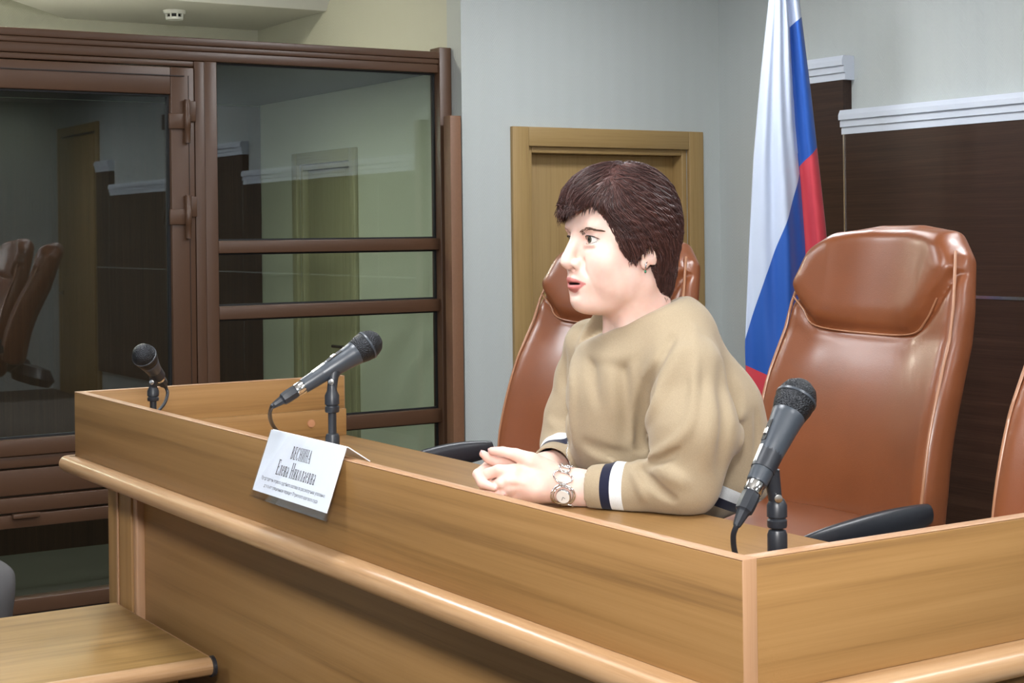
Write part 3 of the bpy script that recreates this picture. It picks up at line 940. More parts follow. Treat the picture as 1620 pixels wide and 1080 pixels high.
lathe('finial', [(0, 2.86), (.012, 2.83), (.022, 2.78), (.012, 2.74), (.016, 2.72), (0, 2.715)][::-1], 'gold', fl, (bx + .02, by + .02, 0), (0, 0, 1), 16)
lathe('base', [(0, .30), (.17, .30), (.17, .325), (.05, .35), (.03, .45), (0, .45)], 'doorwood_X', fl, (bx, by, 0), (0, 0, 1), 28)
tag(fl, 'white, blue and red flag hanging in folds in the corner by the dark panelling', 'flag')

# ================================================================== microphones
def grille_mat():
    m, nt, b = new_mat('grille')
    L = nt.links.new
    b.inputs['Base Color'].default_value = (.02, .022, .026, 1)
    b.inputs['Metallic'].default_value = .6
    b.inputs['Roughness'].default_value = .42
    tc = nt.nodes.new('ShaderNodeTexCoord')
    vo = nt.nodes.new('ShaderNodeTexVoronoi'); vo.inputs['Scale'].default_value = 480
    L(tc.outputs['Object'], vo.inputs['Vector'])
    bp = nt.nodes.new('ShaderNodeBump'); bp.inputs['Strength'].default_value = .9; bp.inputs['Distance'].default_value = .0012
    L(vo.outputs['Distance'], bp.inputs['Height']); L(bp.outputs['Normal'], b.inputs['Normal'])
grille_mat()

def make_mic(head, tail, r, label, cable, switch=True):
    """hand-held vocal microphone between its grille tip and the cable end of its plug"""
    H, Tl = Vector(head), Vector(tail)
    ax = (H - Tl).normalized(); L = (H - Tl).length
    m = empty('microphone', Tl)
    O = (0, 0, 0)
    k = L / .215
    # distances from the plug's cable end
    g = [(0, L), (r * .45, L - r * .10), (r * .78, L - r * .38), (r * .95, L - r * .75), (r, L - r * 1.0)]
    lathe('grille', [(r, L - r * 1.12), (r * .97, L - r * 1.5), (r * .86, L - r * 1.95), (r * .80, L - r * 2.05)][::-1] + g[::-1], 'grille', m, O, ax, 32)
    lathe('grille_band', [(r * 1.0, L - r * 1.14), (r * 1.035, L - r * 1.12), (r * 1.035, L - r * 1.0), (r * 1.0, L - r * .98)], 'mic_body', m, O, ax, 32)
    b0 = L - r * 2.05
    b1 = .062 * k
    body = lathe('body', [(0, b1), (r * .50, b1), (r * .52, b1 + .002), (r * .58, b1 + (b0 - b1) * .35), (r * .585, b1 + (b0 - b1) * .36), (r * .60, b1 + (b0 - b1) * .37),
                          (r * .74, b1 + (b0 - b1) * .80), (r * .80, b0 - .006), (r * .84, b0), (r * .80, b0 + .002), (0, b0 + .002)], 'mic_body', m, O, ax, 32)
    lathe('plug_ring', [(0, .047 * k), (r * .44, .047 * k), (r * .46, .049 * k), (r * .46, .060 * k), (r * .40, b1 + .003)], 'silver', m, O, ax, 24)
    plug = lathe('plug', [(0, 0), (r * .17, 0), (r * .20, .002), (r * .30, .018 * k), (r * .34, .020 * k), (r * .42, .022 * k), (r * .45, .030 * k), (r * .45, .044 * k), (r * .40, .048 * k)], 'black_plastic', m, O, ax, 8, 20)
    u, v, d = frame_of(ax)
    if switch:
        # slide switch and pale plate facing the camera side
        side = (Vector((0, 0, CAM_H)) - (H + Tl) / 2); side = (side - ax * side.dot(ax)).normalized()
        side = (side * .45 + side.cross(ax) * .9).normalized()
        w = ax.cross(side)
        def plate(n, s0, s1, hw, rad, mat):
            bm = bmesh.new()
            vs = []
            for (s, q, dd) in ((s0, -hw, 0), (s0, hw, 0), (s1, hw, 0), (s1, -hw, 0), (s0, -hw, -.004), (s0, hw, -.004), (s1, hw, -.004), (s1, -hw, -.004)):
                vs.append(bm.verts.new(ax * s + w * q + side * (rad(s) + dd)))
            for f_ in ((0, 1, 2, 3), (7, 6, 5, 4), (0, 4, 5, 1), (1, 5, 6, 2), (2, 6, 7, 3), (3, 7, 4, 0)):
                bm.faces.new([vs[i] for i in f_])
            from_bm(n, bm, mat, body)
        rad = lambda s: r * np.interp(s, [b1, b1 + (b0 - b1) * .36, b0], [.52, .595, .80]) + .0006
        plate('switch_plate', b1 + (b0 - b1) * .52, b1 + (b0 - b1) * .80, .0042, rad, 'gasket')
        plate('switch', b1 + (b0 - b1) * .60, b1 + (b0 - b1) * .68, .003, lambda s: rad(s) + .0015, 'silver')
        plate('print', b1 + (b0 - b1) * .22, b1 + (b0 - b1) * .46, .003, rad, 'plastic_white')
    pts = [Vector((0, 0, 0))] + [Vector(c) - Tl for c in cable]
    tube('cable', spline([tuple(p) for p in [ax * .004] + pts], 8), .0034, 'black_plastic', m, 8)
    tag(m, label, 'microphone', 'microphones on the bench')
    return m

def make_stand(foot, top, micdir, label, clip_at, lc=(.45, .65), uc=(.80, .93)):
    """short stand with a clip under the microphone"""
    F_, Tp = Vector(foot), Vector(top)
    s = empty('microphone_stand', F_)
    h = Tp.z - F_.z
    base = lathe('base', [(0, 0), (.030, 0), (.030, .006), (.016, .012), (.012, .020), (0, .020)], 'black_plastic', s, n=24)
    for k in range(3):
        a = k * 2.094 + 1.57
        tube('foot_leg', [(.018 * math.cos(a), .018 * math.sin(a), .014), (.042 * math.cos(a), .042 * math.sin(a), .006)], [.006, .005], 'black_plastic', s, 8)
    lathe('pole', [(.0068, .015), (.0068, h * uc[0] + .004)], 'black_plastic', s, n=16)
    a0, a1 = h * lc[0], h * lc[1]
    lathe('lower_collar', [(.0068, a0 - .004), (.0105, a0), (.0118, a0 + .004), (.0118, a1 - .005), (.0100, a1), (.0068, a1 + .001)], 'black_plastic', s, n=20)
    a0, a1 = h * uc[0], h * uc[1]; m_ = a0 + (a1 - a0) * .36
    lathe('upper_collar', [(.0068, a0 - .001), (.0112, a0), (.0118, a0 + .002), (.0118, m_ - .002), (.0100, m_), (.0100, m_ + .001), (.0120, m_ + .002), (.0120, a1 - .003), (.0085, a1 + .004), (.007, max(h, a1 + .005))], 'black_plastic', s, n=20)
    C_ = Vector(clip_at) - F_
    top_l = Vector((0, 0, h))
    md = Vector(micdir).normalized()
    clip = tube('clip', [tuple(top_l + Vector((0, 0, -.014))), tuple(top_l.lerp(C_, .35)), tuple(top_l.lerp(C_, .72))], [.0075, .009, .012], 'black_plastic', s, 12)
    tube('clip_sleeve', [tuple(C_ - md * .014), tuple(C_ + md * .014)], [.0146, .0153], 'black_plastic', clip, 20)
    side = Vector((.85, -.53, 0))
    lathe('clip_screw', [(0, 0), (.0048, 0), (.0048, .003), (0, .004)], 'steel', clip, tuple(top_l + Vector((0, 0, .003)) + side * .0095), side, 14)
    tag(s, label, 'microphone stand', 'microphone stands on the bench')
    return s
CAMP = Vector((0, 0, CAM_H))
def at(px, py, t):
    """point seen at a place of the photograph, t metres deep"""
    return CAMP + (fw + r2 * ((px - 810) / 2545) + d2 * ((py - 371.2) / 2545)) * t

# nearest microphone, at the front corner
h3, t3 = at(1272, 604, 1.94), at(1165, 832, 1.84)
make_mic(h3, t3, .0245, 'black microphone at the near front corner of the bench, standing upright', [at(1160, 850, 1.845), at(1165, 880, 1.86), at(1185, 905, 1.90)])
m3 = h3.lerp(t3, .56)
f3 = at(1229, 790, 1.885)
make_stand((f3.x, f3.y, ZW), (f3.x, f3.y, f3.z), h3 - t3, 'short black stand under the nearest microphone, at the bench corner', m3, (.58, .78), (.80, .98))
# middle microphone, behind the name plate
h2, t2 = at(601, 533, 2.68), at(430, 643, 2.60)
make_mic(h2, t2, .0243, 'black microphone tilted low in the middle, above the white name plate', [at(427, 657, 2.64), at(432, 673, 2.71), at(447, 690, 2.77), at(472, 706, 2.81)])
f2 = at(525, 606, 2.63)
make_stand((f2.x, f2.y, ZW), (f2.x, f2.y, f2.z), h2 - t2, 'short black stand behind the white name plate', h2.lerp(t2, .42))
# far microphone at the left end, seen from its tip
h1, t1 = at(221, 552, 3.22), at(262, 612, 3.34)
make_mic(h1, t1, .0243, 'black microphone at the far left end of the bench, grille turned to the camera', [at(265, 622, 3.34), at(260, 638, 3.32), at(246, 655, 3.30)], False)
f1 = at(242, 606, 3.30)
make_stand((f1.x, f1.y, ZW), (f1.x, f1.y, f1.z), h1 - t1, 'short black stand at the far left end of the bench', h1.lerp(t1, .62))

# ================================================================== name plate on the bench rim
npx = empty('name_plate', (-2.31, BY0, ZR))
W2 = .139                                      # half width
topv = Vector((0, .004, .018)); botv = Vector((0, -.034, -.088)); bakv = Vector((0, .040, -.006))
def slab_pts(a, b_, th):
    d = (b_ - a).normalized(); n = Vector((0, -d.z, d.y))
    if n.y > 0: n = -n
    return n * th
def sheet(name, a, b_, x0, x1, off, th, mat, par):
    d = (b_ - a).normalized(); n = Vector((0, -d.z, d.y)); n = -n if n.y > 0 else n
    if b_.y > a.y: n = -n if n.z < 0 else n
    bm = bmesh.new(); vs = []
    for o_ in (off, off + th):
        for (x, p) in ((x0, a), (x1, a), (x1, b_), (x0, b_)):
            q = p + n * o_; vs.append(bm.verts.new((x, q.y, q.z)))
    for f_ in ((0, 1, 2, 3), (7, 6, 5, 4), (0, 4, 5, 1), (1, 5, 6, 2), (2, 6, 7, 3), (3, 7, 4, 0)):
        bm.faces.new([vs[i] for i in f_])
    return from_bm(name, bm, mat, par)
sheet('acrylic_front', topv, botv, -W2, W2, .0, .0015, 'acrylic', npx)
sheet('acrylic_front', topv, botv, -W2, W2, .0035, .0015, 'acrylic', npx)
sheet('acrylic_back', topv, bakv, -W2, W2, .0, .0015, 'paper', npx)
pb = topv.lerp(botv, .90)
ppr = sheet('paper', topv, pb, -W2 + .001, W2 - .001, .0018, .0014, 'paper', npx)
lip = sheet('acrylic_lip', botv, topv.lerp(botv, .97), -W2, W2, -.001, .007, 'acrylic', npx)
d_ = (botv - topv).normalized(); nrm = Vector((0, -d_.z, d_.y)); nrm = -nrm if nrm.y > 0 else nrm

# hand-drawn serif letters: v = stem, h = bar, d = diagonal, r = part of an oval ring
K, Tn = .17, .055
def g_v(x, a, b_, s=(1, 1)): return ('v', x, a, b_, s)
GL = {
 'В': (.66, [g_v(.08, 0, 1, (1, 1)), ('r', .25, .75, .30, .25, -90, 90), ('r', .27, .26, .36, .26, -90, 90), ('h', .1, .3, .945), ('h', .1, .3, .49), ('h', .1, .3, 0)]),
 'Е': (.62, [g_v(.08, 0, 1), ('h', .1, .56, .945), ('h', .1, .44, .49), ('h', .1, .60, 0), ('q', .50, .76, .055, .2), ('q', .40, .40, .05, .24), ('q', .54, .0, .055, .24)]),
 'С': (.68, [('r', .36, .5, .35, .51, 40, 320), ('q', .57, .70, .05, .26), ]),
 'Н': (.76, [g_v(.08, 0, 1), g_v(.52, 0, 1), ('h', .1, .6, .48)]),
 'И': (.78, [g_v(.08, 0, 1), g_v(.54, 0, 1), ('d', .20, .08, .58, .92, .06)]),
 'А': (.74, [('d', .10, .03, .38, 1.0, .06), ('d', .38, 1.0, .62, .03, .17), ('h', .2, .54, .32), ('h', .0, .24, 0), ('h', .44, .78, 0)]),
 'л': (.52, [g_v(.30, 0, .66), ('d', .10, .05, .26, .62, .06), ('h', .14, .40, .61), ('q', .0, .0, .12, .10)]),
 'е': (.44, [('r', .22, .33, .21, .34, 25, 330), ('h', .06, .40, .36)]),
 'н': (.52, [g_v(.06, 0, .66), g_v(.32, 0, .66), ('h', .1, .4, .30)]),
 'а': (.46, [g_v(.26, .0, .50, (0, 1)), ('r', .22, .48, .17, .18, 0, 160), ('r', .19, .17, .17, .18, 0, 360)]),
 'и': (.54, [g_v(.06, 0, .66), g_v(.34, 0, .66), ('d', .14, .06, .40, .60, .05)]),
 'к': (.50, [g_v(.06, 0, .66), ('d', .16, .32, .38, .60, .06), ('d', .18, .36, .42, .04, .13), ('h', .34, .52, 0), ('q', .34, .54, .10, .10)]),
 'о': (.46, [('r', .22, .33, .21, .34, 0, 360)]),
 'в': (.46, [g_v(.06, 0, .66), ('r', .20, .48, .18, .18, -90, 90), ('r', .21, .17, .21, .18, -90, 90), ('h', .1, .24, .605), ('h', .1, .24, .31), ('h', .1, .24, 0)]),
 ' ': (.26, []),
}
def glyph_polys(ch):
    w, st = GL[ch]; P = []
    rect = lambda x0, x1, y0, y1: P.append([(x0, y0), (x1, y0), (x1, y1), (x0, y1)])
    for s in st:
        if s[0] == 'v':
            _, x, a, b_, sf = s; k = K if b_ > .8 or a > .2 else K * .82
            rect(x, x + k, a, b_)
            if sf[0] and b_ != .5: rect(x - .06, x + k + .06, b_ - .04, b_)
            if sf[1]: rect(x - .06, x + k + .06, a, a + .04)
        elif s[0] == 'h': rect(s[1], s[2], s[3], s[3] + Tn)
        elif s[0] == 'q': rect(s[1], s[1] + s[3], s[2], s[2] + s[4])
        elif s[0] == 'd':
            _, x0, y0, x1, y1, wd = s
            P.append([(x0 - wd / 2, y0), (x0 + wd / 2, y0), (x1 + wd / 2, y1), (x1 - wd / 2, y1)])
        elif s[0] == 'r':
            _, cx, cy, rx, ry, a0, a1 = s; n = 18
            k = min(K, rx * .62)
            for i in range(n):
                t0, t1_ = math.radians(a0 + (a1 - a0) * i / n), math.radians(a0 + (a1 - a0) * (i + 1) / n)
                P.append([(cx + rx * math.cos(t0), cy + ry * math.sin(t0)), (cx + rx * math.cos(t1_), cy + ry * math.sin(t1_)),
                          (cx + (rx - k) * math.cos(t1_), cy + (ry - Tn) * math.sin(t1_)), (cx + (rx - k) * math.cos(t0), cy + (ry - Tn) * math.sin(t0))])
    return w, P
def write(text, hgt, xs, frac, gap=.10):
    """one printed line on the paper, centred; frac = how far down the paper its baseline is"""
    tot = sum(GL[c][0] + gap for c in text) * hgt * xs
    x = -tot / 2
    base = topv.lerp(pb, frac) + nrm * .0034
    bm = bmesh.new()
    for c in text:
        w, P = glyph_polys(c)
        for poly in P:
            vs = []
            for (a, b_) in poly:
                p = base - d_ * (b_ * hgt)
                vs.append(bm.verts.new((x + a * hgt * xs, p.y, p.z)))
            try: bm.faces.new(vs)
            except ValueError: pass
        x += (w + gap) * hgt * xs
    me = bpy.data.meshes.new('lettering'); bm.to_mesh(me); bm.free()
    return add('lettering', me, 'ink', ppr)
write('ВЕСНИНА', .0205, .62, .375)
write('Елена Николаевна', .0245, .62, .665)
for txt, fr, sz in (('Председатель первого судебного состава по рассмотрению уголовных', .795, .0078), ('дел в апелляционном порядке Пермского краевого суда', .905, .0078)):
    cu = bpy.data.curves.new('small_print', 'FONT'); cu.body = txt; cu.size = sz; cu.align_x = 'CENTER'
    tmp = bpy.data.objects.new('tmp', cu); COL.objects.link(tmp)
    bpy.context.view_layer.update()
    me = bpy.data.meshes.new_from_object(tmp); bpy.data.objects.remove(tmp)
    base = topv.lerp(pb, fr) + nrm * .0034
    xmax = max(abs(v.co.x) for v in me.vertices)
    xsc = (.118 if 'Пред' in txt else .100) / xmax
    for v in me.vertices:
        x, y = v.co.x * xsc, v.co.y
        p = base - d_ * y
        v.co = (x, p.y, p.z)
    me.materials.clear()
    add('small_print', me, 'ink', ppr)
tag(npx, 'white name plate in clear plastic hooked over the bench rim, with black Cyrillic lettering', 'name plate')

# ================================================================== the seated woman
def skin_mat():
    m, nt, b = new_mat('skin')
    L = nt.links.new
    tc = nt.nodes.new('ShaderNodeTexCoord')
    n = nt.nodes.new('ShaderNodeTexNoise'); n.inputs['Scale'].default_value = 28; n.inputs['Detail'].default_value = 4
    L(tc.outputs['Object'], n.inputs['Vector'])
    cr = nt.nodes.new('ShaderNodeValToRGB')
    cr.color_ramp.elements[0].position = .3; cr.color_ramp.elements[0].color = (.76, .50, .42, 1)
    cr.color_ramp.elements[1].position = .7; cr.color_ramp.elements[1].color = (.85, .62, .54, 1)
    L(n.outputs['Fac'], cr.inputs[0])
    at = nt.nodes.new('ShaderNodeAttribute'); at.attribute_name = 'tint'
    mx = nt.nodes.new('ShaderNodeMix'); mx.data_type = 'RGBA'
    L(at.outputs['Alpha'], mx.inputs[0]); L(cr.outputs[0], mx.inputs[6]); L(at.outputs['Color'], mx.inputs[7])
    L(mx.outputs[2], b.inputs['Base Color'])
    b.inputs['Roughness'].default_value = .45
    b.inputs['Specular IOR Level'].default_value = .4
    b.inputs['Subsurface Weight'].default_value = .25
    b.inputs['Subsurface Radius'].default_value = (1, .4, .25)
    b.inputs['Subsurface Scale'].default_value = .003
skin_mat()
def knit_mat():
    m, nt, b = new_mat('knit')
    L = nt.links.new
    at = nt.nodes.new('ShaderNodeAttribute'); at.attribute_name = 'band'
    cr = nt.nodes.new('ShaderNodeValToRGB'); cr.color_ramp.interpolation = 'CONSTANT'
    beige = (.375, .300, .200, 1)
    cr.color_ramp.elements[0].position = 0; cr.color_ramp.elements[0].color = beige
    cr.color_ramp.elements[1].position = .71; cr.color_ramp.elements[1].color = beige
    e = cr.color_ramp.elements.new(.30); e.color = (.012, .014, .035, 1)
    e = cr.color_ramp.elements.new(.48); e.color = (.74, .78, .80, 1)
    L(at.outputs['Fac'], cr.inputs[0])
    tc = nt.nodes.new('ShaderNodeTexCoord')
    n = nt.nodes.new('ShaderNodeTexNoise'); n.inputs['Scale'].default_value = 700; n.inputs['Detail'].default_value = 2
    L(tc.outputs['Object'], n.inputs['Vector'])
    mx = nt.nodes.new('ShaderNodeMix'); mx.data_type = 'RGBA'; mx.blend_type = 'MULTIPLY'; mx.inputs[0].default_value = .35
    L(cr.outputs[0], mx.inputs[6]); L(n.outputs['Fac'], mx.inputs[7])
    sc_ = nt.nodes.new('ShaderNodeMix'); sc_.data_type = 'RGBA'; sc_.blend_type = 'MULTIPLY'; sc_.inputs[0].default_value = 1
    L(mx.outputs[2], sc_.inputs[6]); sc_.inputs[7].default_value = (1.2, 1.2, 1.2, 1)
    L(sc_.outputs[2], b.inputs['Base Color'])
    b.inputs['Roughness'].default_value = .85; b.inputs['Sheen Weight'].default_value = .15
    b.inputs['Specular IOR Level'].default_value = .2
    bp = nt.nodes.new('ShaderNodeBump'); bp.inputs['Strength'].default_value = .18; bp.inputs['Distance'].default_value = .001
    L(n.outputs['Fac'], bp.inputs['Height']); L(bp.outputs['Normal'], b.inputs['Normal'])
knit_mat()
def hair_mat():
    m, nt, b = new_mat('hair')
    L = nt.links.new
    g = nt.nodes.new('ShaderNodeNewGeometry')
    cr = nt.nodes.new('ShaderNodeValToRGB')
    cr.color_ramp.elements[0].color = (.026, .011, .011, 1); cr.color_ramp.elements[1].color = (.115, .050, .042, 1)
    e = cr.color_ramp.elements.new(.5); e.color = (.058, .024, .021, 1)
    L(g.outputs['Random Per Island'], cr.inputs[0]); L(cr.outputs[0], b.inputs['Base Color'])
    b.inputs['Roughness'].default_value = .42; b.inputs['Specular IOR Level'].default_value = .5
hair_mat()
plain('trousers', (.012, .012, .016), .8)
plain('eye_white', (.72, .70, .68), .15)
plain('iris', (.07, .065, .045), .15)
plain('pupil', (.004, .004, .004), .1)
plain('brow_hair', (.12, .07, .05), .7)
plain('lash', (.012, .009, .009), .6)
plain('emerald', (.0, .18, .08), .08, spec=.9, coat=1)
plain('dial', (.80, .78, .74), .25)

HS = 1.06
HA = math.radians(-5)
ca, sa = math.cos(HA), math.sin(HA)
eye_l = (.031 * HS, -.0745 * HS)
ew = at(940, 379, 2.80)
H0 = Vector((ew.x - (eye_l[0] * ca - eye_l[1] * sa), ew.y - (eye_l[0] * sa + eye_l[1] * ca), ew.z))
def hw(p):
    """head-local (x her left, y back, z up from eye level) to world"""
    x, y, z = [c * HS for c in p]
    return np.array((H0.x + x * ca - y * sa, H0.y + x * sa + y * ca, H0.z + z))
def hw_many(P):
    P = np.asarray(P) * HS
    return np.stack([H0.x + P[:, 0] * ca - P[:, 1] * sa, H0.y + P[:, 0] * sa + P[:, 1] * ca, H0.z + P[:, 2]], 1)
def A3(px, py, t):
    return np.array(at(px, py, t))

woman = empty('person', (-2.28, 2.02, .30))
WO = np.array(woman.location)
def wadd(name, pts, quads, mat, parent=None, rel=2):
    pts = relax(np.asarray(pts, float), quads, rel) if rel else np.asarray(pts, float)
    return add(name, np_mesh(name, pts - WO, quads), mat, parent or woman, True)

def gauss_line(F, P, amp, s):
    """push a field's surface in or out along a curve"""
    Pts = np.array([tuple(v) for v in spline(P, 5)]); n = len(Pts)
    def fn(X, Y, Z):
        best = 0
        for i in range(n - 1):
            a, b_ = Pts[i], Pts[i + 1]; ba = b_ - a; L2 = ba @ ba + 1e-12
            t = np.clip(((X - a[0]) * ba[0] + (Y - a[1]) * ba[1] + (Z - a[2]) * ba[2]) / L2, 0, 1)
            d = ((X - a[0] - t * ba[0]) ** 2 + (Y - a[1] - t * ba[1]) ** 2 + (Z - a[2] - t * ba[2]) ** 2)
            best = np.maximum(best, np.sin(math.pi * np.clip((i + t) / (n - 1), 0, 1)) * np.exp(-d / s ** 2))
        return amp * best
    F.apply(fn, Pts.min(0) - 3 * s, Pts.max(0) + 3 * s, op='push', pad=-.03)

# ---------------- head and neck (voxels in head-local space)
hf = Field((-.105, -.140, -.200), (.105, .155, .145), .0017)
E = hf.ell; Cn = hf.cone
E((0, .003, .038), (.070, .080, .074))
E((0, -.042, .036), (.061, .050, .052), k=.03)
E((0, -.042, -.035), (.056, .049, .055), k=.03)
E((0, -.030, -.072), (.053, .058, .044), k=.03)
for s in (-1, 1):
    E((s * .037, -.055, -.036), (.029, .029, .030), k=.022)
    E((s * .041, -.022, -.068), (.026, .042, .036), k=.022)
    E((s * .048, -.040, .008), (.018, .022, .018), k=.02)
E((0, -.079, -.099), (.023, .020, .019), k=.018)
E((0, -.045, -.104), (.036, .040, .021), k=.020)
Cn((0, .022, -.05), (.004, .036, -.19), .052, .056, k=.022)
for s in (-1, 1):
    Cn((s * .045, .010, -.075), (s * .022, -.014, -.175), .014, .014, k=.020)
Cn((-.034, -.0785, .020), (.034, -.0785, .020), .011, .011, k=.018)
for s in (-1, 1):
    E((s * .033, -.103, -.001), (.0195, .020, .0125), k=.014, op='sub')
# nose
Cn((0, -.0880, .010), (0, -.1060, -.026), .0078, .0095, k=.012)
E((0, -.1090, -.036), (.0110, .0112, .0105), k=.008)
for s in (-1, 1):
    E((s * .0130, -.0965, -.0400), (.0076, .0104, .0080), k=.005)
E((0, -.1000, -.046), (.008, .010, .005), k=.006)
for s in (-1, 1):
    E((s * .0085, -.1020, -.0488), (.0046, .0085, .0052), k=.003, op='sub')
    E((s * .0225, -.0900, -.0400), (.0030, .0060, .0090), k=.006, op='sub')
# muzzle and lips
E((0, -.079, -.069), (.032, .021, .027), k=.016)
for s in (-1, 1):
    Cn((s * .005, -.1010, -.0648), (s * .0265, -.0815, -.0718), .0056, .0028, k=.005)
    Cn((s * .003, -.0990, -.0795), (s * .0255, -.0810, -.0748), .0072, .0028, k=.005)
E((0, -.1050, -.0722), (.0235, .0190, .0021), k=.002, op='sub')
Cn((0, -.105, -.052), (0, -.108, -.060), .0032, .0032, k=.004, op='sub')
E((0, -.106, -.0885), (.018, .011, .0055), k=.010, op='sub')
for s in (-1, 1):
    gauss_line(hf, [(s * .0215, -.0955, -.038), (s * .0275, -.0905, -.050), (s * .0330, -.0820, -.066), (s * .0345, -.0770, -.082)], -.0026, .0045)
    gauss_line(hf, [(s * .036, -.076, -.058), (s * .041, -.066, -.075), (s * .038, -.060, -.092)], .0030, .011)
    gauss_line(hf, [(s * .020, -.083, -.013), (s * .031, -.083, -.0165), (s * .043, -.074, -.014)], -.0006, .004)
# eyelids round the eyeballs
for s in (-1, 1):
    E((s * .031, -.0735, .0), (.0152, .0142, .0132), k=.005)
    Cn((s * .0200, -.0845, .0075), (s * .0440, -.0775, .0070), .0030, .0028, k=.005)
    Cn((s * .0220, -.0865, -.0098), (s * .0420, -.0800, -.0085), .0022, .0022, k=.006)
    E((s * .0335, -.0835, -.0003), (.0150, .0138, .0064), k=.0012, op='sub')
# ears
for s in (-1, 1):
    ax_ = np.array([[1, 0, 0], [0, .97, .24], [0, -.24, .97]])
    E((s * .0725, .008, -.014), (.0065, .0165, .0300), R=ax_, k=.006)
    E((s * .0715, -.0030, -.0400), (.0055, .0080, .0095), k=.006)
    E((s * .0790, .0050, -.012), (.0060, .0105, .0200), R=ax_, k=.002, op='sub')
    E((s * .0800, .0020, -.022), (.0060, .0060, .0080), k=.003, op='sub')
    Cn((s * .0715, -.006, -.020), (s * .0735, -.006, -.028), .0042, .0042, k=.004)
hp, hq = hf.mesh()
hp = relax(hp, hq, 1)
tint = np.zeros((len(hp), 4), np.float32)
x, y, z = hp[:, 0], hp[:, 1], hp[:, 2]
def paint(mask, col):
    mask = np.clip(mask, 0, 1)[:, None]
    a0 = tint[:, 3:4]
    tint[:, :3] = tint[:, :3] * (1 - mask) + np.array(col) * mask
    tint[:, 3:4] = np.maximum(a0, mask)
blush = np.exp(-(((np.abs(x) - .050) / .020) ** 2 + ((y + .050) / .025) ** 2 + ((z + .040) / .020) ** 2)) * .55
tint[:, :3] = (.72, .36, .30); tint[:, 3] = blush
xx = np.abs(x) / .0285
up = (-.0602 - .0100 * np.clip(xx, 0, 1) ** 1.4) - .0012 * np.exp(-(x / .003) ** 2)
lw = -.0880 + .0140 * np.clip(xx, 0, 1) ** 1.8
inside = np.minimum(up - z, z - lw)
lipm = np.clip(inside / .0016 + .5, 0, 1) * (y < -.078) * (xx < 1.05)
paint(lipm * .92, (.52, .15, .15))
mouth = np.clip(1.3 - np.abs(z + .0722) / .0026, 0, 1) * (y > -.1000 + .014 * xx ** 2) * (y < -.076) * (xx < .9)
paint(mouth, (.06, .02, .02))
paint(np.clip(1.3 - np.sqrt(((np.abs(x) - .0068) / .0048) ** 2 + ((y + .1035) / .0065) ** 2 + ((z + .0480) / .0032) ** 2), 0, 1) * .8, (.20, .08, .06))
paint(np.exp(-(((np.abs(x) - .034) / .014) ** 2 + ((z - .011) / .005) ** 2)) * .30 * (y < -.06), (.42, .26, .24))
body_parts = [(hw_many(hp), hq, tint)]

# ---------------- shoulders, chest and arms under the sweater (coarser)
N_ = A3(1018, 510, 2.88)
LS, RS = A3(1078, 580, 2.83), A3(968, 570, 3.03)
LE, LW = A3(1080, 772, 2.75), A3(908, 771, 2.815)
RE, RW = A3(893, 712, 3.06), A3(862, 741, 2.93)
allp = np.array([N_, LS, RS, LE, RE])
bf = Field(allp.min(0) - .14, np.maximum(allp.max(0), (-2.0, 2.15, 1.45)) + .1, .005)
NK = hw((.003, .032, -.17))
bf.cone(NK, A3(1036, 545, 2.93), .056, .060, k=.02)
bf.cone(LS * .85 + N_ * .15, N_, .038, .045, k=.04)
bf.cone(RS * .85 + N_ * .15, N_, .038, .045, k=.04)
bf.ell(A3(1025, 610, 2.95), (.10, .08, .08), k=.04)
bf.ell(A3(1055, 670, 2.97), (.10, .08, .10), k=.04)
bf.chain([LS, A3(1090, 680, 2.76), LE], [.036, .036, .030], k=.02)
bf.chain([RS, RE], [.034, .030], k=.02)
q_ = bf.mesh(); body_parts.append((relax(q_[0], q_[1], 2), q_[1], np.zeros((len(q_[0]), 4), np.float32)))

# ---------------- hands
hd = Field(A3(745, 800, 2.90) + (-.06, -.08, -.02), A3(950, 700, 2.90) + (.08, .10, .02), .0016)
pts_ = np.array([A3(742, 700, 2.76), A3(742, 805, 2.76), A3(955, 700, 2.76), A3(742, 700, 2.98), A3(955, 700, 2.98), A3(955, 805, 2.98), A3(742, 805, 2.98), A3(955, 805, 2.76)])
hd = Field(pts_.min(0) - .01, pts_.max(0) + .01, .0016)
ax_arm = (LE - LW) / np.linalg.norm(LE - LW)
toward = -np.array(fw)
depth_thin = np.array(fw - Vector(ax_arm) * fw.dot(Vector(ax_arm))); depth_thin /= np.linalg.norm(depth_thin)
sq = (depth_thin, 1.30)
wr1 = A3(893, 769, 2.815)
hd.cone(A3(1010, 778, 2.775), LW, .036, .0315, squash=sq)
hd.cone(LW, wr1, .0315, .0300, k=.01, squash=sq)
kn = [A3(814, 746, 2.800), A3(806, 759, 2.792), A3(806, 771, 2.795), A3(814, 782, 2.805)]
for i, kp in enumerate(kn):
    hd.cone(wr1 + np.array((0, 0, (.010, .003, -.004, -.010)[i])), kp, .0185, (.0128, .0128, .0122, .0115)[i], k=.010)
hd.ell(A3(850, 772, 2.805), (.030, .030, .022), k=.015)
def finger(px, rad, k=.003):
    P = [A3(*p) for p in px]
    hd.cone(P[0], P[1], rad[0], rad[1], k=.006)
    for i in range(1, len(P) - 1):
        hd.cone(P[i], P[i + 1], rad[i], rad[i + 1], k=.002)
    return P
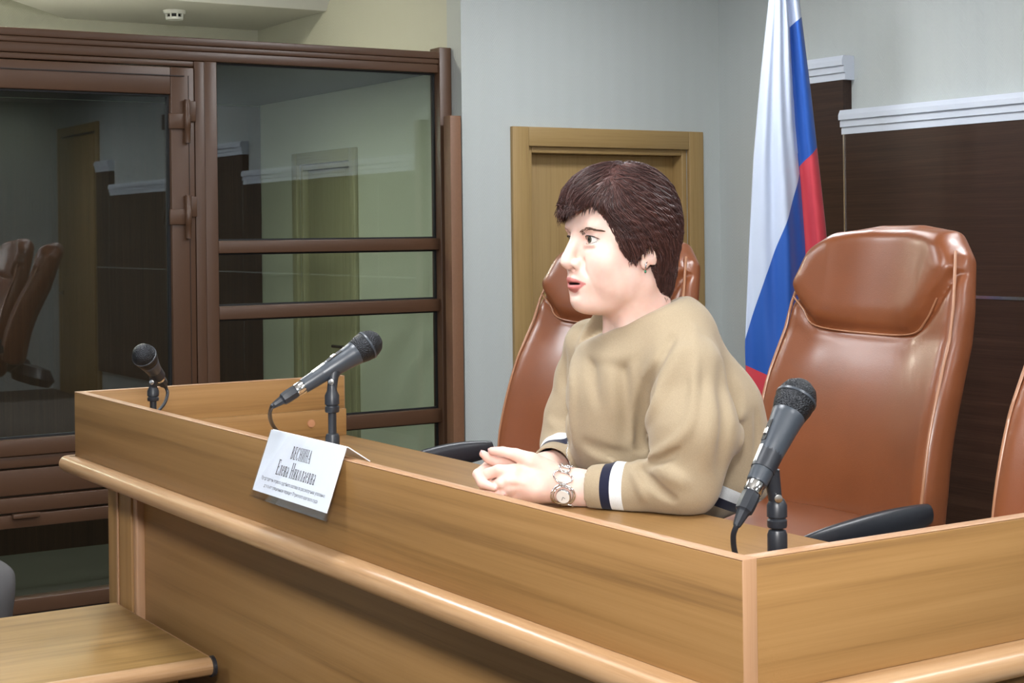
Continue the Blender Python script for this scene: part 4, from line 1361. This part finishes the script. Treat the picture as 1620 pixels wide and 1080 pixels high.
# her left hand: thumb on top, fingers folding over the other hand
thumbL = finger([(872, 748, 2.815), (840, 730, 2.81), (816, 719, 2.81), (795, 714, 2.81), (778, 713, 2.81)], [.021, .0165, .0110, .0088, .0068])
idxL = finger([(814, 746, 2.800), (789, 744, 2.797), (773, 749, 2.805), (769, 762, 2.825)], [.0125, .0105, .0100, .0085])
midL = finger([(806, 759, 2.792), (793, 764, 2.790), (781, 768, 2.805), (780, 776, 2.830)], [.0120, .0100, .0092, .0080])
rngL = finger([(806, 771, 2.795), (797, 778, 2.795), (790, 784, 2.812), (795, 787, 2.835)], [.0115, .0095, .0088, .0075])
pnkL = finger([(814, 782, 2.805), (808, 788, 2.810), (804, 791, 2.825), (812, 790, 2.84)], [.0105, .0085, .0078, .0068])
# her right hand: wraps round from behind, thumb beside the other thumb, two fingertips showing in front
hd.cone(A3(905, 726, 3.02), A3(862, 741, 2.93), .032, .028, squash=(np.array(fw), 1.2))
hd.cone(A3(862, 741, 2.93), A3(800, 748, 2.855), .026, .020, k=.012)
hd.cone(A3(858, 752, 2.92), A3(800, 762, 2.850), .022, .018, k=.012)
thumbR = finger([(838, 740, 2.87), (812, 733, 2.835), (786, 730, 2.822), (772, 724, 2.82), (764, 718, 2.82)], [.0150, .0118, .0098, .0088, .0066])
idxR = finger([(792, 741, 2.855), (771, 738, 2.840), (756, 750, 2.812), (763, 764, 2.795), (782, 771, 2.786)], [.0115, .0095, .0095, .0090, .0066])
midR = finger([(792, 752, 2.858), (772, 760, 2.845), (766, 773, 2.818), (778, 780, 2.798), (796, 780, 2.790)], [.0115, .0095, .0090, .0082, .0062])
# tendons, knuckles and thumb web
for kp in kn[:3]:
    hd.ell(kp + toward * .006, (.0075, .0075, .0065), k=.006)
for a_, b2 in ((kn[0], .008), (kn[1], .003), (kn[2], -.003)):
    hd.cone(wr1 * .35 + a_ * .65 + toward * .014, a_ + toward * .009, .0020, .0026, k=.006)
lo_z = ZW + .0015
hd.apply(lambda X, Y, Z: (lo_z - Z) + 0 * X + 0 * Y, hd.lo, hd.lo + hd.h * hd.n, op='and')
gp_, gq_ = hd.mesh()
gp_ = relax(gp_, gq_, 1)
tn = np.zeros((len(gp_), 4), np.float32); tn[:, :3] = (.74, .40, .35)
nails = []
for ch, r in ((thumbL, .0070), (thumbR, .0068), (idxR, .0066), (midR, .0060)):
    tip, prev = ch[-1], ch[-2]
    d3 = np.linalg.norm(gp_ - tip, axis=1)
    tn[:, 3] = np.maximum(tn[:, 3], .45 * np.exp(-(d3 / .012) ** 2))
body_parts.append((gp_, gq_, tn))

# one mesh for the whole body
off = 0; P_, Q_, T_ = [], [], []
for p, q, t in body_parts:
    P_.append(p); Q_.append(q + off); T_.append(t); off += len(p)
P_ = np.concatenate(P_); Q_ = np.concatenate(Q_); T_ = np.concatenate(T_)
body = wadd('body', P_, Q_, 'skin', rel=0)
ca_ = body.data.color_attributes.new('tint', 'FLOAT_COLOR', 'POINT'); ca_.data.foreach_set('color', T_.ravel())

# nails
def nail(tip, prev, up_hint, w, l):
    t = tip - prev; t /= np.linalg.norm(t)
    u = up_hint - t * (up_hint @ t); u /= np.linalg.norm(u); s = np.cross(t, u)
    bm = bmesh.new(); rows = []
    for i in range(6):
        a = -l + 2 * l * i / 5
        ww = w * (1 if i < 4 else (.85 if i == 4 else .45))
        rows.append([bm.verts.new(tuple(tip + t * (a + .001) + s * ww * c + u * (.0058 - .0022 * c * c - .0010 * max(0, a / l)) - WO)) for c in (-1, -.5, 0, .5, 1)])
    for a_, b2 in zip(rows[:-1], rows[1:]):
        for j in range(4): bm.faces.new((a_[j], a_[j + 1], b2[j + 1], b2[j]))
    o = from_bm('nail', bm, 'nail_pink', body, True)
    m_ = o.modifiers.new('thickness', 'SOLIDIFY'); m_.thickness = .0008; m_.offset = -1
plain('nail_pink', (.78, .45, .44), .2, coat=.5)
UPV = np.array((0, 0, 1.0))
nail(thumbL[-1], thumbL[-2], UPV * .8 + toward * .6, .0052, .0060)
nail(thumbR[-1], thumbR[-2], UPV * .8 + toward * .5 , .0052, .0060)
nail(idxR[-1], idxR[-2], toward * .9 - UPV * .15, .0050, .0055)
nail(midR[-1], midR[-2], toward * .9 - UPV * .1, .0046, .0050)

# ---------------- eyes, brows, lashes
def ball(name, c, r, mat, par, n=20, sq_=(1, 1, 1)):
    bm = bmesh.new()
    bmesh.ops.create_uvsphere(bm, u_segments=n, v_segments=n // 2 + 2, radius=1)
    W = hw(c) - WO
    for v in bm.verts:
        v.co = Vector((W[0] + (v.co.x * ca - v.co.y * sa) * r * HS * sq_[0], W[1] + (v.co.x * sa + v.co.y * ca) * r * HS * sq_[1], W[2] + v.co.z * r * HS * sq_[2]))
    return from_bm(name, bm, mat, par, True)
gaze = np.array((.12, -.99, .02)); gaze /= np.linalg.norm(gaze)
for s in (-1, 1):
    c = np.array((s * .031, -.0735, 0.0))
    eb = ball('eyeball', c, .0122, 'eye_white', body)
    gl = hw(c + gaze * .0) - WO
    gd = Vector(tuple(hw(gaze) - hw((0, 0, 0))))
    r_ = .0122 * HS
    lathe('iris', [(.0058 * HS, r_ * .872), (.0058 * HS, r_ * .885), (.0040 * HS, r_ * .955), (.0026 * HS, r_ * .990)], 'iris', eb, tuple(gl), gd, 24)
    lathe('pupil', [(.0027 * HS, r_ * .988), (.0015 * HS, r_ * 1.004), (0, r_ * 1.008)], 'pupil', eb, tuple(gl), gd, 18)
    la = spline([tuple(hw((s * q_, yy, zz)) - WO) for q_, yy, zz in ((.0190, -.0815, .0000), (.0240, -.0864, .0052), (.0310, -.0884, .0068), (.0390, -.0856, .0062), (.0450, -.0795, .0036), (.0488, -.0740, .0005))], 5)
    tube('lash', la, [.0004 + .0006 * math.sin(math.pi * i / (len(la) - 1)) for i in range(len(la))], 'lash', body, 6)
    lo_ = spline([tuple(hw((s * q_, yy, zz)) - WO) for q_, yy, zz in ((.0225, -.0850, -.0054), (.0310, -.0880, -.0071), (.0400, -.0845, -.0060), (.0460, -.0780, -.0031))], 5)
    tube('lash', lo_, .00035, 'lash', body, 6)
    # brow: short overlapping hairs following the ridge
    bm = bmesh.new()
    rnd = random.Random(5 + s)
    for i in range(240):
        t = rnd.random()
        bx_ = .0155 + .036 * t; bz = .0090 + .0095 * math.sin(min(t * 1.25, 1) * math.pi * .62) - .003 * max(0, t - .7) / .3
        sp = (.0030 * (1 - t) + .0011) * rnd.uniform(-1, 1)
        p0 = np.array((s * bx_, 0, bz + sp)); 
        def onface(p):
            # depth of the brow surface: march the head field from the front
            yy = np.arange(-.125, -.03, .0012)
            ix = np.clip(((np.array([p[0], p[2]]) - hf.lo[[0, 2]]) / hf.h).astype(int), 0, hf.n[[0, 2]] - 1)
            col = hf.a[ix[0], :, ix[1]]
            jj = np.argmax(col < 0)
            return hf.lo[1] + jj * hf.h
        y0_ = onface(p0)
        p1 = p0 + np.array((s * .005, 0, .0014 - .0028 * t))
        y1_ = onface(p1)
        A_, B_ = hw((p0[0], y0_ - .0006, p0[2])) - WO, hw((p1[0], y1_ - .0008, p1[2])) - WO
        bm_tube(bm, [tuple(A_), tuple(A_ * .5 + B_ * .5 + toward * .0003), tuple(B_)], [.00028, .00036, .00012], 5)
    from_bm('eyebrow', bm, 'brow_hair', body, True)

# ---------------- hair: a shell plus combed strands
sh = Field((-.125, -.15, -.15), (.125, .165, .165), .0022)
sh.ell((0, -.004, .036), (.083, .092, .092))
sh.ell((0, -.042, .060), (.068, .064, .052), k=.03)
sh.ell((0, .028, .032), (.077, .062, .080), k=.03)
sh.ell((0, .034, -.030), (.062, .044, .070), k=.03)
sh.ell((0, .046, -.062), (.052, .036, .055), k=.03)
for s in (-1, 1):
    sh.ell((s * .052, .010, .010), (.034, .058, .060), k=.025)
ZONE = [(-.22, .040), (-.112, .044), (-.100, .054), (-.082, .058), (-.068, .040), (-.054, .010), (-.042, -.018), (-.029, -.036), (-.020, -.030), (-.013, -.014), (.002, -.010), (.016, -.016),
        (.021, -.040), (.025, -.068), (.042, -.092), (.066, -.108), (.085, -.116), (.13, -.118), (.13, -.3), (-.22, -.3)]
def zone_fn(X, Y, Z):
    yz = sd_poly(Y[0] , Z[0], ZONE)[None, :, :]
    return yz + 0 * X
def zf(X, Y, Z):
    Yb = np.broadcast_to(Y, (1, Y.shape[1], Z.shape[2])); Zb = np.broadcast_to(Z, (1, Y.shape[1], Z.shape[2]))
    # the swept fringe dips lower on her right temple
    lowr = .016 * np.clip((-.005 - X) / .04, 0, 1) * np.clip((-.05 - Y) / .03, 0, 1)
    return sd_poly(np.broadcast_to(Y, (X.shape[0], Y.shape[1], Z.shape[2])), Z + lowr, ZONE)
sh.apply(zf, sh.lo, sh.lo + sh.h * sh.n, k=.006, op='sub')
def groove(X, Y, Z):
    a = np.arctan2(X, Z - .02)
    w = np.sin(a * 34 + 9 * Y / .1) * .5 + np.sin(a * 57 - 13 * Y / .1 + 1.3) * .5
    return .0016 * w
sh.apply(groove, sh.lo, sh.lo + sh.h * sh.n, op='push')
sp_, sq_ = sh.mesh()
hair_shell = (sp_.copy(), sq_)
grad = np.gradient(sh.a, sh.h)
def sample(F3, p):
    i = np.clip(((p - sh.lo) / sh.h), 0, np.array(sh.n) - 1.001)
    i0 = i.astype(int); fr = i - i0
    out = 0
    for dx in (0, 1):
        for dy in (0, 1):
            for dz in (0, 1):
                w = (fr[:, 0] if dx else 1 - fr[:, 0]) * (fr[:, 1] if dy else 1 - fr[:, 1]) * (fr[:, 2] if dz else 1 - fr[:, 2])
                out = out + w * F3[i0[:, 0] + dx, i0[:, 1] + dy, i0[:, 2] + dz]
    return out
rng = np.random.default_rng(3)
NS, SEG = 13000, 10
cand = hair_shell[0]
outer = np.abs(cand[:, 0]) + cand[:, 2] > -.9
root = cand[rng.choice(len(cand), NS)]
def flow(p):
    x, y, z = p[:, 0], p[:, 1], p[:, 2]
    side = np.clip((np.abs(x) - .015) / .04, 0, 1)
    front = np.clip((-.02 - y) / .05, 0, 1) * np.clip((z - .03) / .04, 0, 1)
    v = np.zeros_like(p)
    v[:, 2] = -(.25 + .75 * side) 
    v[:, 1] = 1.25 * side * np.clip((z + .05) / .1, 0, 1) * (1 - .8 * front) + (1 - side) * np.where(y > .0, .8, -.8)
    v[:, 0] = -.55 * front + np.sign(x) * .25 * (1 - side)
    v[:, 1] -= 1.0 * front * (1 - side * .6)
    nape = np.clip((-.02 - z) / .05, 0, 1)
    v[:, 1] += .15 * nape; v[:, 2] -= .6 * nape
    return v
P0 = root.copy(); paths = [P0.copy()]
lift = rng.uniform(.0002, .0032, NS)
step = rng.uniform(.0040, .0085, NS)
jit = rng.normal(0, .11, (NS, 3))
p = P0.copy(); vprev = None; gone = np.zeros(NS, bool)
for k_ in range(SEG - 1):
    g = np.stack([sample(grad[i], p) for i in range(3)], 1); g /= np.linalg.norm(g, axis=1, keepdims=True) + 1e-9
    v = flow(p) + jit
    v -= g * (v * g).sum(1, keepdims=True)
    v /= np.linalg.norm(v, axis=1, keepdims=True) + 1e-9
    free = np.zeros(NS, bool)
    if vprev is not None:
        gone |= (v * vprev).sum(1) < .55
        free = gone
        v[free] = vprev[free] * .8 + np.array((0, 0, -.35))
        v /= np.linalg.norm(v, axis=1, keepdims=True) + 1e-9
    vprev = v.copy()
    p = p + v * (step * np.where(free, .22, 1))[:, None]
    d = sample(sh.a, p)
    tgt = lift * (1 + .5 * k_ / SEG)
    corr = np.clip(tgt - d, -.002, .004)
    p = p + g * np.where(free, 0, corr)[:, None]
    paths.append(p.copy())
paths = np.stack(paths, 1)
keep = np.ones(NS, bool)
W3 = hw_many(paths.reshape(-1, 3)).reshape(NS, SEG, 3)
tang = np.gradient(W3, axis=1); tang /= np.linalg.norm(tang, axis=2, keepdims=True) + 1e-9
upv = W3 - np.array(H0)
s1 = np.cross(tang, upv); s1 /= np.linalg.norm(s1, axis=2, keepdims=True) + 1e-9
s2 = np.cross(tang, s1)
prof_ = np.interp(np.arange(SEG), [0, 1.5, SEG - 3, SEG - 1], [.35, 1, .8, .12])
rad_ = rng.uniform(.0003, .00085, NS)[:, None] * prof_[None]
ring = []
for a in (0, 2.094, 4.189):
    ring.append(W3 + (s1 * math.cos(a) * 1.25 + s2 * math.sin(a) * .7) * rad_[..., None])
ring = np.stack(ring, 2)                     # NS,SEG,3,3
vs = ring.reshape(-1, 3)
base_i = (np.arange(NS)[:, None, None] * SEG + np.arange(SEG - 1)[None, :, None]) * 3 + np.arange(3)[None, None, :]
nx_ = (np.arange(NS)[:, None, None] * SEG + np.arange(SEG - 1)[None, :, None]) * 3 + ((np.arange(3) + 1) % 3)[None, None, :]
qs = np.stack([base_i, nx_, nx_ + 3, base_i + 3], -1).reshape(-1, 4)
shw = hw_many(hair_shell[0])
HP = np.concatenate([shw, vs]); HQ = np.concatenate([hair_shell[1], qs + len(shw)])
hair = wadd('hair', HP, HQ, 'hair', rel=0)
hair['label'] = 'short dark brown hair with swept fringe'

# ---------------- sweater
TD = 2.92
spts = np.array([A3(845, 460, 2.68), A3(845, 460, 3.2), A3(1260, 460, 2.68), A3(1260, 460, 3.2), A3(845, 850, 2.68), A3(1260, 850, 3.2), A3(1260, 850, 2.68), A3(845, 850, 3.2)])
sw = Field(spts.min(0), spts.max(0), .0036)
sw.cone(A3(1000, 574, 2.95), A3(1045, 572, 2.87), .084, .086)
sw.ell(A3(983, 618, 2.905), (.105, .095, .10), k=.05)
sw.ell(A3(985, 690, 2.93), (.105, .10, .09), k=.05)
sw.cone(A3(1040, 570, 2.93), A3(1075, 730, 2.96), .105, .125, k=.05)
sw.cone(A3(1080, 545, 2.86), A3(1122, 650, 2.90), .055, .082, k=.05)
sw.cone(A3(1128, 650, 2.90), A3(1160, 735, 2.92), .085, .080, k=.04)
sw.cone(A3(1010, 530, 2.93), A3(1062, 520, 2.86), .060, .062, k=.04)
# left sleeve, cut wide
sw.chain([A3(1066, 535, 2.82), A3(1086, 590, 2.77), A3(1098, 680, 2.735), A3(1082, 758, 2.735)], [.050, .062, .072, .058], k=.05)
sw.cone(A3(1082, 758, 2.735), A3(1010, 773, 2.775), .060, .046, k=.03)
cuffL, cuffL2 = A3(934, 772, 2.805), A3(1004, 773, 2.775)
sw.cone(A3(1010, 773, 2.775), A3(955, 772, 2.797), .046, .040, k=.015)
# right sleeve, reaching forward
sw.chain([A3(985, 540, 3.00), A3(938, 548, 3.03), A3(922, 600, 3.06), A3(910, 660, 3.07), A3(902, 698, 3.06)], [.050, .050, .050, .056, .052], k=.045)
cuffR, cuffR2 = A3(872, 740, 2.935), A3(903, 716, 3.03)
sw.cone(A3(900, 702, 3.06), A3(884, 730, 2.975), .050, .040, k=.02)
def surf(px, py, t0=2.60, t1=3.15):
    """where the sight line through a place of the photograph meets the sweater field"""
    ts = np.arange(t0, t1, .003)
    P = np.array(CAMP)[None] + np.array(fw + r2 * ((px - 810) / 2545) + d2 * ((py - 371.2) / 2545))[None] * ts[:, None]
    i = ((P - sw.lo) / sw.h).round().astype(int)
    ok = ((i >= 0) & (i < sw.n)).all(1)
    i = np.clip(i, 0, np.array(sw.n) - 1)
    v = np.where(ok, sw.a[i[:, 0], i[:, 1], i[:, 2]], 1)
    j = np.argmax(v < 0)
    return P[j] if (v < 0).any() else None
def fold(pxs, amp, s, taper=True):
    amp *= 1.7; s *= .85
    P = [surf(*p) for p in pxs]
    P = [p for p in P if p is not None]
    if len(P) < 2: return
    Pts = np.array([tuple(v) for v in spline([tuple(p) for p in P], 5)])
    n = len(Pts)
    lo_, hi_ = Pts.min(0) - 3 * s, Pts.max(0) + 3 * s
    def fn(X, Y, Z):
        best = None; wt = None
        for i in range(n - 1):
            a, b_ = Pts[i], Pts[i + 1]; ba = b_ - a; L2 = ba @ ba + 1e-12
            t = np.clip(((X - a[0]) * ba[0] + (Y - a[1]) * ba[1] + (Z - a[2]) * ba[2]) / L2, 0, 1)
            d = np.sqrt((X - a[0] - t * ba[0]) ** 2 + (Y - a[1] - t * ba[1]) ** 2 + (Z - a[2] - t * ba[2]) ** 2)
            w = np.sin(math.pi * np.clip((i + t) / (n - 1) * .9 + .05, 0, 1)) if taper else 1
            val = amp * w * np.exp(-(d / s) ** 2)
            if best is None: best = val
            else: best = np.where(np.abs(val) > np.abs(best), val, best)
        return best
    sw.apply(fn, lo_, hi_, op='push', pad=-.02)
fold([(1062, 535), (1040, 575), (1022, 620), (1014, 665), (1014, 705), (1024, 722)], -.028, .010)
fold([(1085, 550), (1052, 600), (1034, 650), (1024, 695)], .012, .014)
fold([(1098, 520), (1099, 580), (1097, 640), (1086, 680), (1058, 706), (1030, 724), (1012, 738)], .014, .009)
fold([(1070, 712), (1045, 728), (1022, 733), (1004, 742)], -.020, .008)
fold([(1000, 738), (1008, 755), (1016, 775), (1020, 788)], .014, .008)
fold([(1012, 742), (1030, 762), (1048, 778), (1066, 790)], -.015, .009)
fold([(1040, 738), (1062, 752), (1085, 765)], .012, .012)
fold([(894, 555), (893, 610), (896, 660), (900, 700)], -.010, .010)
fold([(912, 545), (906, 600), (906, 660), (912, 710)], .007, .012)
fold([(940, 540), (938, 590), (945, 640)], -.006, .012)
fold([(962, 540), (965, 600), (972, 660)], .005, .016)
fold([(985, 545), (990, 600), (992, 660), (985, 700)], -.006, .014)
fold([(1000, 560), (1003, 620), (1004, 690)], .006, .012)
fold([(1142, 575), (1146, 640), (1144, 700), (1140, 750)], -.008, .014)
fold([(1165, 600), (1172, 650), (1170, 700), (1160, 740)], .008, .014)
fold([(1195, 650), (1200, 690), (1196, 720)], -.008, .010)
fold([(1120, 600), (1122, 680), (1115, 740)], .006, .018)
fold([(925, 700), (950, 712), (980, 718), (1000, 728)], -.008, .012)
fold([(940, 720), (965, 728), (990, 738)], .005, .010)
fold([(870, 690), (885, 698), (900, 705)], -.008, .009)
fold([(868, 665), (880, 675), (893, 680)], .005, .010)
# soft crumple
def crumple(X, Y, Z):
    return .0010 * np.sin(X * 41 + 3 * np.sin(Z * 17)) * np.sin(Y * 37 + Z * 12 + 2 * np.sin(X * 23))
sw.apply(crumple, sw.lo, sw.lo + sw.h * sw.n, op='push')
# cut the cuffs square, open the sleeves and the neckline, rest it on the table
def half(p, n):
    n = n / np.linalg.norm(n)
    return lambda X, Y, Z: (X - p[0]) * n[0] + (Y - p[1]) * n[1] + (Z - p[2]) * n[2]
aL = (cuffL - cuffL2) / np.linalg.norm(cuffL - cuffL2); aR = (cuffR - cuffR2) / np.linalg.norm(cuffR - cuffR2)
sw.cone(cuffL2, cuffL + aL * .03, .0405, .0385, k=.010)
def cutbox(fn, c, r, op):
    sw.apply(fn, c - r, c + r, op=op, pad=-.03)
def axdist(p, a):
    return lambda X, Y, Z: np.sqrt(np.maximum((X - p[0]) ** 2 + (Y - p[1]) ** 2 + (Z - p[2]) ** 2 - ((X - p[0]) * a[0] + (Y - p[1]) * a[1] + (Z - p[2]) * a[2]) ** 2, 0))
cutbox(lambda X, Y, Z: np.maximum(-half(cuffL, aL)(X, Y, Z), axdist(cuffL, aL)(X, Y, Z) - .043), cuffL + aL * .030, np.array((.07, .07, .07)), 'sub')
sw.cone(cuffL2 - aL * .03, cuffL + aL * .06, .0345, .0340, op='sub', k=.002)
sw.cone(cuffR2, cuffR + aR * .02, .0420, .0400, k=.010)
cutbox(lambda X, Y, Z: np.maximum(-half(cuffR, aR)(X, Y, Z), axdist(cuffR, aR)(X, Y, Z) - .0435), cuffR + aR * .03, np.array((.07, .07, .07)), 'sub')
sw.cone(cuffR2 - aR * .03, cuffR + aR * .05, .0360, .0355, op='sub', k=.002)
NC, ND = hw((.002, .028, -.150)), hw((.004, .010, -.02)) 
up_n = np.array((-.10, -.36, .93))
LOOP = [A3(*p) for p in ((938, 503, 2.955), (946, 515, 2.895), (962, 522, 2.855), (986, 525, 2.830), (1015, 511, 2.815), (1044, 490, 2.822), (1064, 477, 2.855), (1074, 470, 2.92), (1056, 466, 2.98), (1005, 474, 3.01), (958, 488, 3.0))]
LP3 = [np.array(tuple(v)) for v in spline([tuple(p) for p in LOOP], 4, True)]
lc_ = np.mean(LP3, 0)
for i in range(len(LP3)):
    a_, b2 = LP3[i], LP3[(i + 1) % len(LP3)]
    sw.cone(a_, b2, .0070, .0070, k=.008)
    o_ = a_ - lc_; o_[2] = 0; o_ /= np.linalg.norm(o_)
    sw.cone(a_ + o_ * .001, a_ + o_ * .010 + np.array((0, 0, -.045)), .0075, .014, k=.014)
nA, nB, nC = A3(968, 523, 2.80), A3(1045, 487, 2.80), A3(1078, 468, 2.95)
pn = np.cross(nB - nA, nC - nA); pn = pn if pn[2] > 0 else -pn
ctr = A3(1015, 505, 2.88)
sw.apply(lambda X, Y, Z: np.maximum(-half(nA, pn)(X, Y, Z), np.sqrt((X - ctr[0]) ** 2 + (Y - ctr[1]) ** 2) - .135), ctr - .15, ctr + .15, k=.008, op='sub')
nax = hw((.002, .026, -.08)) - hw((.004, .036, -.19))
ct2 = A3(1026, 500, 2.90)
sw.cone(ct2 - nax * .5, ct2 + nax, .058, .066, op='sub', k=.006)
sw.apply(lambda X, Y, Z: np.where(Y < BY1 + .004, (ZW + .001) - Z, np.where(Y > 1.88, .978, .962) - Z) + 0 * X, sw.lo, sw.lo + sw.h * sw.n, op='and')
wp, wq = sw.mesh()
wp = relax(wp, wq, 2, .5)
band = np.full(len(wp), .95, np.float32)
for c, a, rr in ((cuffL, aL, .0560), (cuffR, aR, .0620)):
    rel = wp - c
    t = -(rel @ a)
    rad = np.linalg.norm(rel + t[:, None] * a, axis=1)
    inw = A3(1000, 690, 2.93) - c; inw -= a * (inw @ a); inw /= np.linalg.norm(inw)
    m = (rad < rr) & (t < .095) & (t > -.03) & ((rel @ inw) < .037)
    band[m] = np.clip(t[m] * 10, 0, .95)
# hem stripes low on the hip
hemn = np.array((.25, .35, .90)); hemn /= np.linalg.norm(hemn)
hp0 = A3(1150, 806, 2.90)
th = (wp - hp0) @ hemn
pxl = (wp - np.array(CAMP)) @ np.array(r2) / ((wp - np.array(CAMP)) @ np.array(fw)) * 2545 + 810
m = (th < .075) & (wp[:, 1] > BY1 + .02) & (wp[:, 2] < 1.13)
band[m] = np.clip((th[m] + .028) * 10, 0, .95)
sweater = wadd('sweater', wp, wq, 'knit', rel=0)
ba = sweater.data.attributes.new('band', 'FLOAT', 'POINT'); ba.data.foreach_set('value', band)
sweater['label'] = 'beige knitted sweater with navy and white striped cuffs'

# ---------------- lower body under the desk
lf = Field((-2.60, 1.25, .28), (-2.0, 2.30, 1.20), .009)
hipc = np.array((-2.31, 1.90, .99))
lf.ell(hipc + (0, 0, -.05), (.15, .12, .07))
for s, kx in ((-1, -.02), (1, .02)):
    a_ = np.array((-2.30 + s * .09, 1.88, .945)); kne = np.array((-2.30 + s * .10, 1.50, .95)); ank = np.array((-2.30 + s * .10, 1.56, .42)); toe = np.array((-2.30 + s * .11, 1.40, .345))
    lf.chain([a_, kne, ank], [.060, .052, .040], k=.03)
    lf.cone(ank + (0, 0, -.04), toe, .040, .030, k=.02)
lf.apply(lambda X, Y, Z: np.maximum(np.where(Y > 1.88, .978, .302) - Z, np.where(Y < BY1 + .02, Z - (ZW - SLAB - .004), Z - 1.02)) + 0 * X, lf.lo, lf.lo + lf.h * lf.n, op='and')
lp_, lq_ = lf.mesh()
wadd('trousers', lp_, lq_, 'trousers', rel=1)

# ---------------- earring, necklace, wristwatch
er = hw((.0765, -.0050, -.047)) - WO
bm = bmesh.new(); bmesh.ops.create_icosphere(bm, subdivisions=1, radius=1)
for v in bm.verts: v.co = Vector((er[0] + v.co.x * .0022, er[1] + v.co.y * .0026, er[2] - .006 + v.co.z * .0036))
ear = from_bm('earring', bm, 'emerald', woman)
tube('earring_setting', spline([tuple(er + (0, .004, .010)), tuple(er + (.003, -.001, .006)), tuple(er + (.002, -.001, -.004))], 5), .0014, 'silver', ear, 6)
wc = A3(898, 771, 2.812)
axw = (LE - LW) / np.linalg.norm(LE - LW)
nv = toward - axw * (toward @ axw); nv /= np.linalg.norm(nv)
uv = np.cross(nv, axw); uv = uv if uv[2] > 0 else -uv
RV, RD = .0330, .0262
def wpt(th, out=0.0, along=0.0):
    rd_ = nv * RD * math.cos(th) + uv * RV * math.sin(th); dr = rd_ / np.linalg.norm(rd_)
    p = wc + rd_ * .8 + axw * along
    for _ in range(60):          # slide outwards until clear of the wrist
        i = np.clip(((p - hd.lo) / hd.h).round().astype(int), 0, np.array(hd.n) - 1)
        d = hd.a[i[0], i[1], i[2]]
        if d >= out: break
        p = p + dr * max(.0003, (out - d) * .7)
    return p - WO
def wring(name, th0, dth, la, rr, mat, par, out=.0018):
    pts = [tuple(wpt(th0 + dth * math.sin(2 * math.pi * i / 28), out, la * math.cos(2 * math.pi * i / 28))) for i in range(28)]
    return tube(name, pts, rr, mat, par, 8, True)
wt_ = empty('tmp_watch'); bpy.data.objects.remove(wt_)
T0 = -.32
watch = wring('wristwatch', T0, .60, .0195, .0018, 'silver', woman)
wring('bezel', T0, .50, .0160, .0011, 'silver', watch, .0028)
c0 = wpt(T0, .0015); nn_ = Vector(tuple(nv * math.cos(T0) + uv * math.sin(T0)))
lathe('case', [(0, -.002), (.0120, -.002), (.0135, 0), (.0135, .0035), (.0122, .0050)], 'silver', watch, tuple(c0), nn_, 28)
lathe('dial', [(.0120, .0045), (.0120, .0054), (0, .0056)], 'dial', watch, tuple(c0), nn_, 28)
u_, v_, d3_ = frame_of(nn_)
tube('watch_hand', [tuple(Vector(tuple(c0)) + nn_ * .0060), tuple(Vector(tuple(c0)) + nn_ * .0060 + (u_ * .4 + v_ * .9) * .007)], .0004, 'gasket', watch, 5)
tube('watch_hand', [tuple(Vector(tuple(c0)) + nn_ * .0060), tuple(Vector(tuple(c0)) + nn_ * .0060 + (u_ * -.8 + v_ * .5) * .005)], .0004, 'gasket', watch, 5)
for th, dt, la in ((.66, .30, .0155), (1.22, .20, .0090), (1.75, .24, .0115), (2.4, .30, .0115), (3.1, .30, .0115), (3.8, .30, .0115), (4.45, .26, .0115), (5.05, .26, .0115)):
    wring('bracelet_link', th, dt, la, .0017, 'silver', watch)
tag(woman, 'woman with short brown hair in a beige striped-cuff sweater, hands clasped on the bench', 'person')
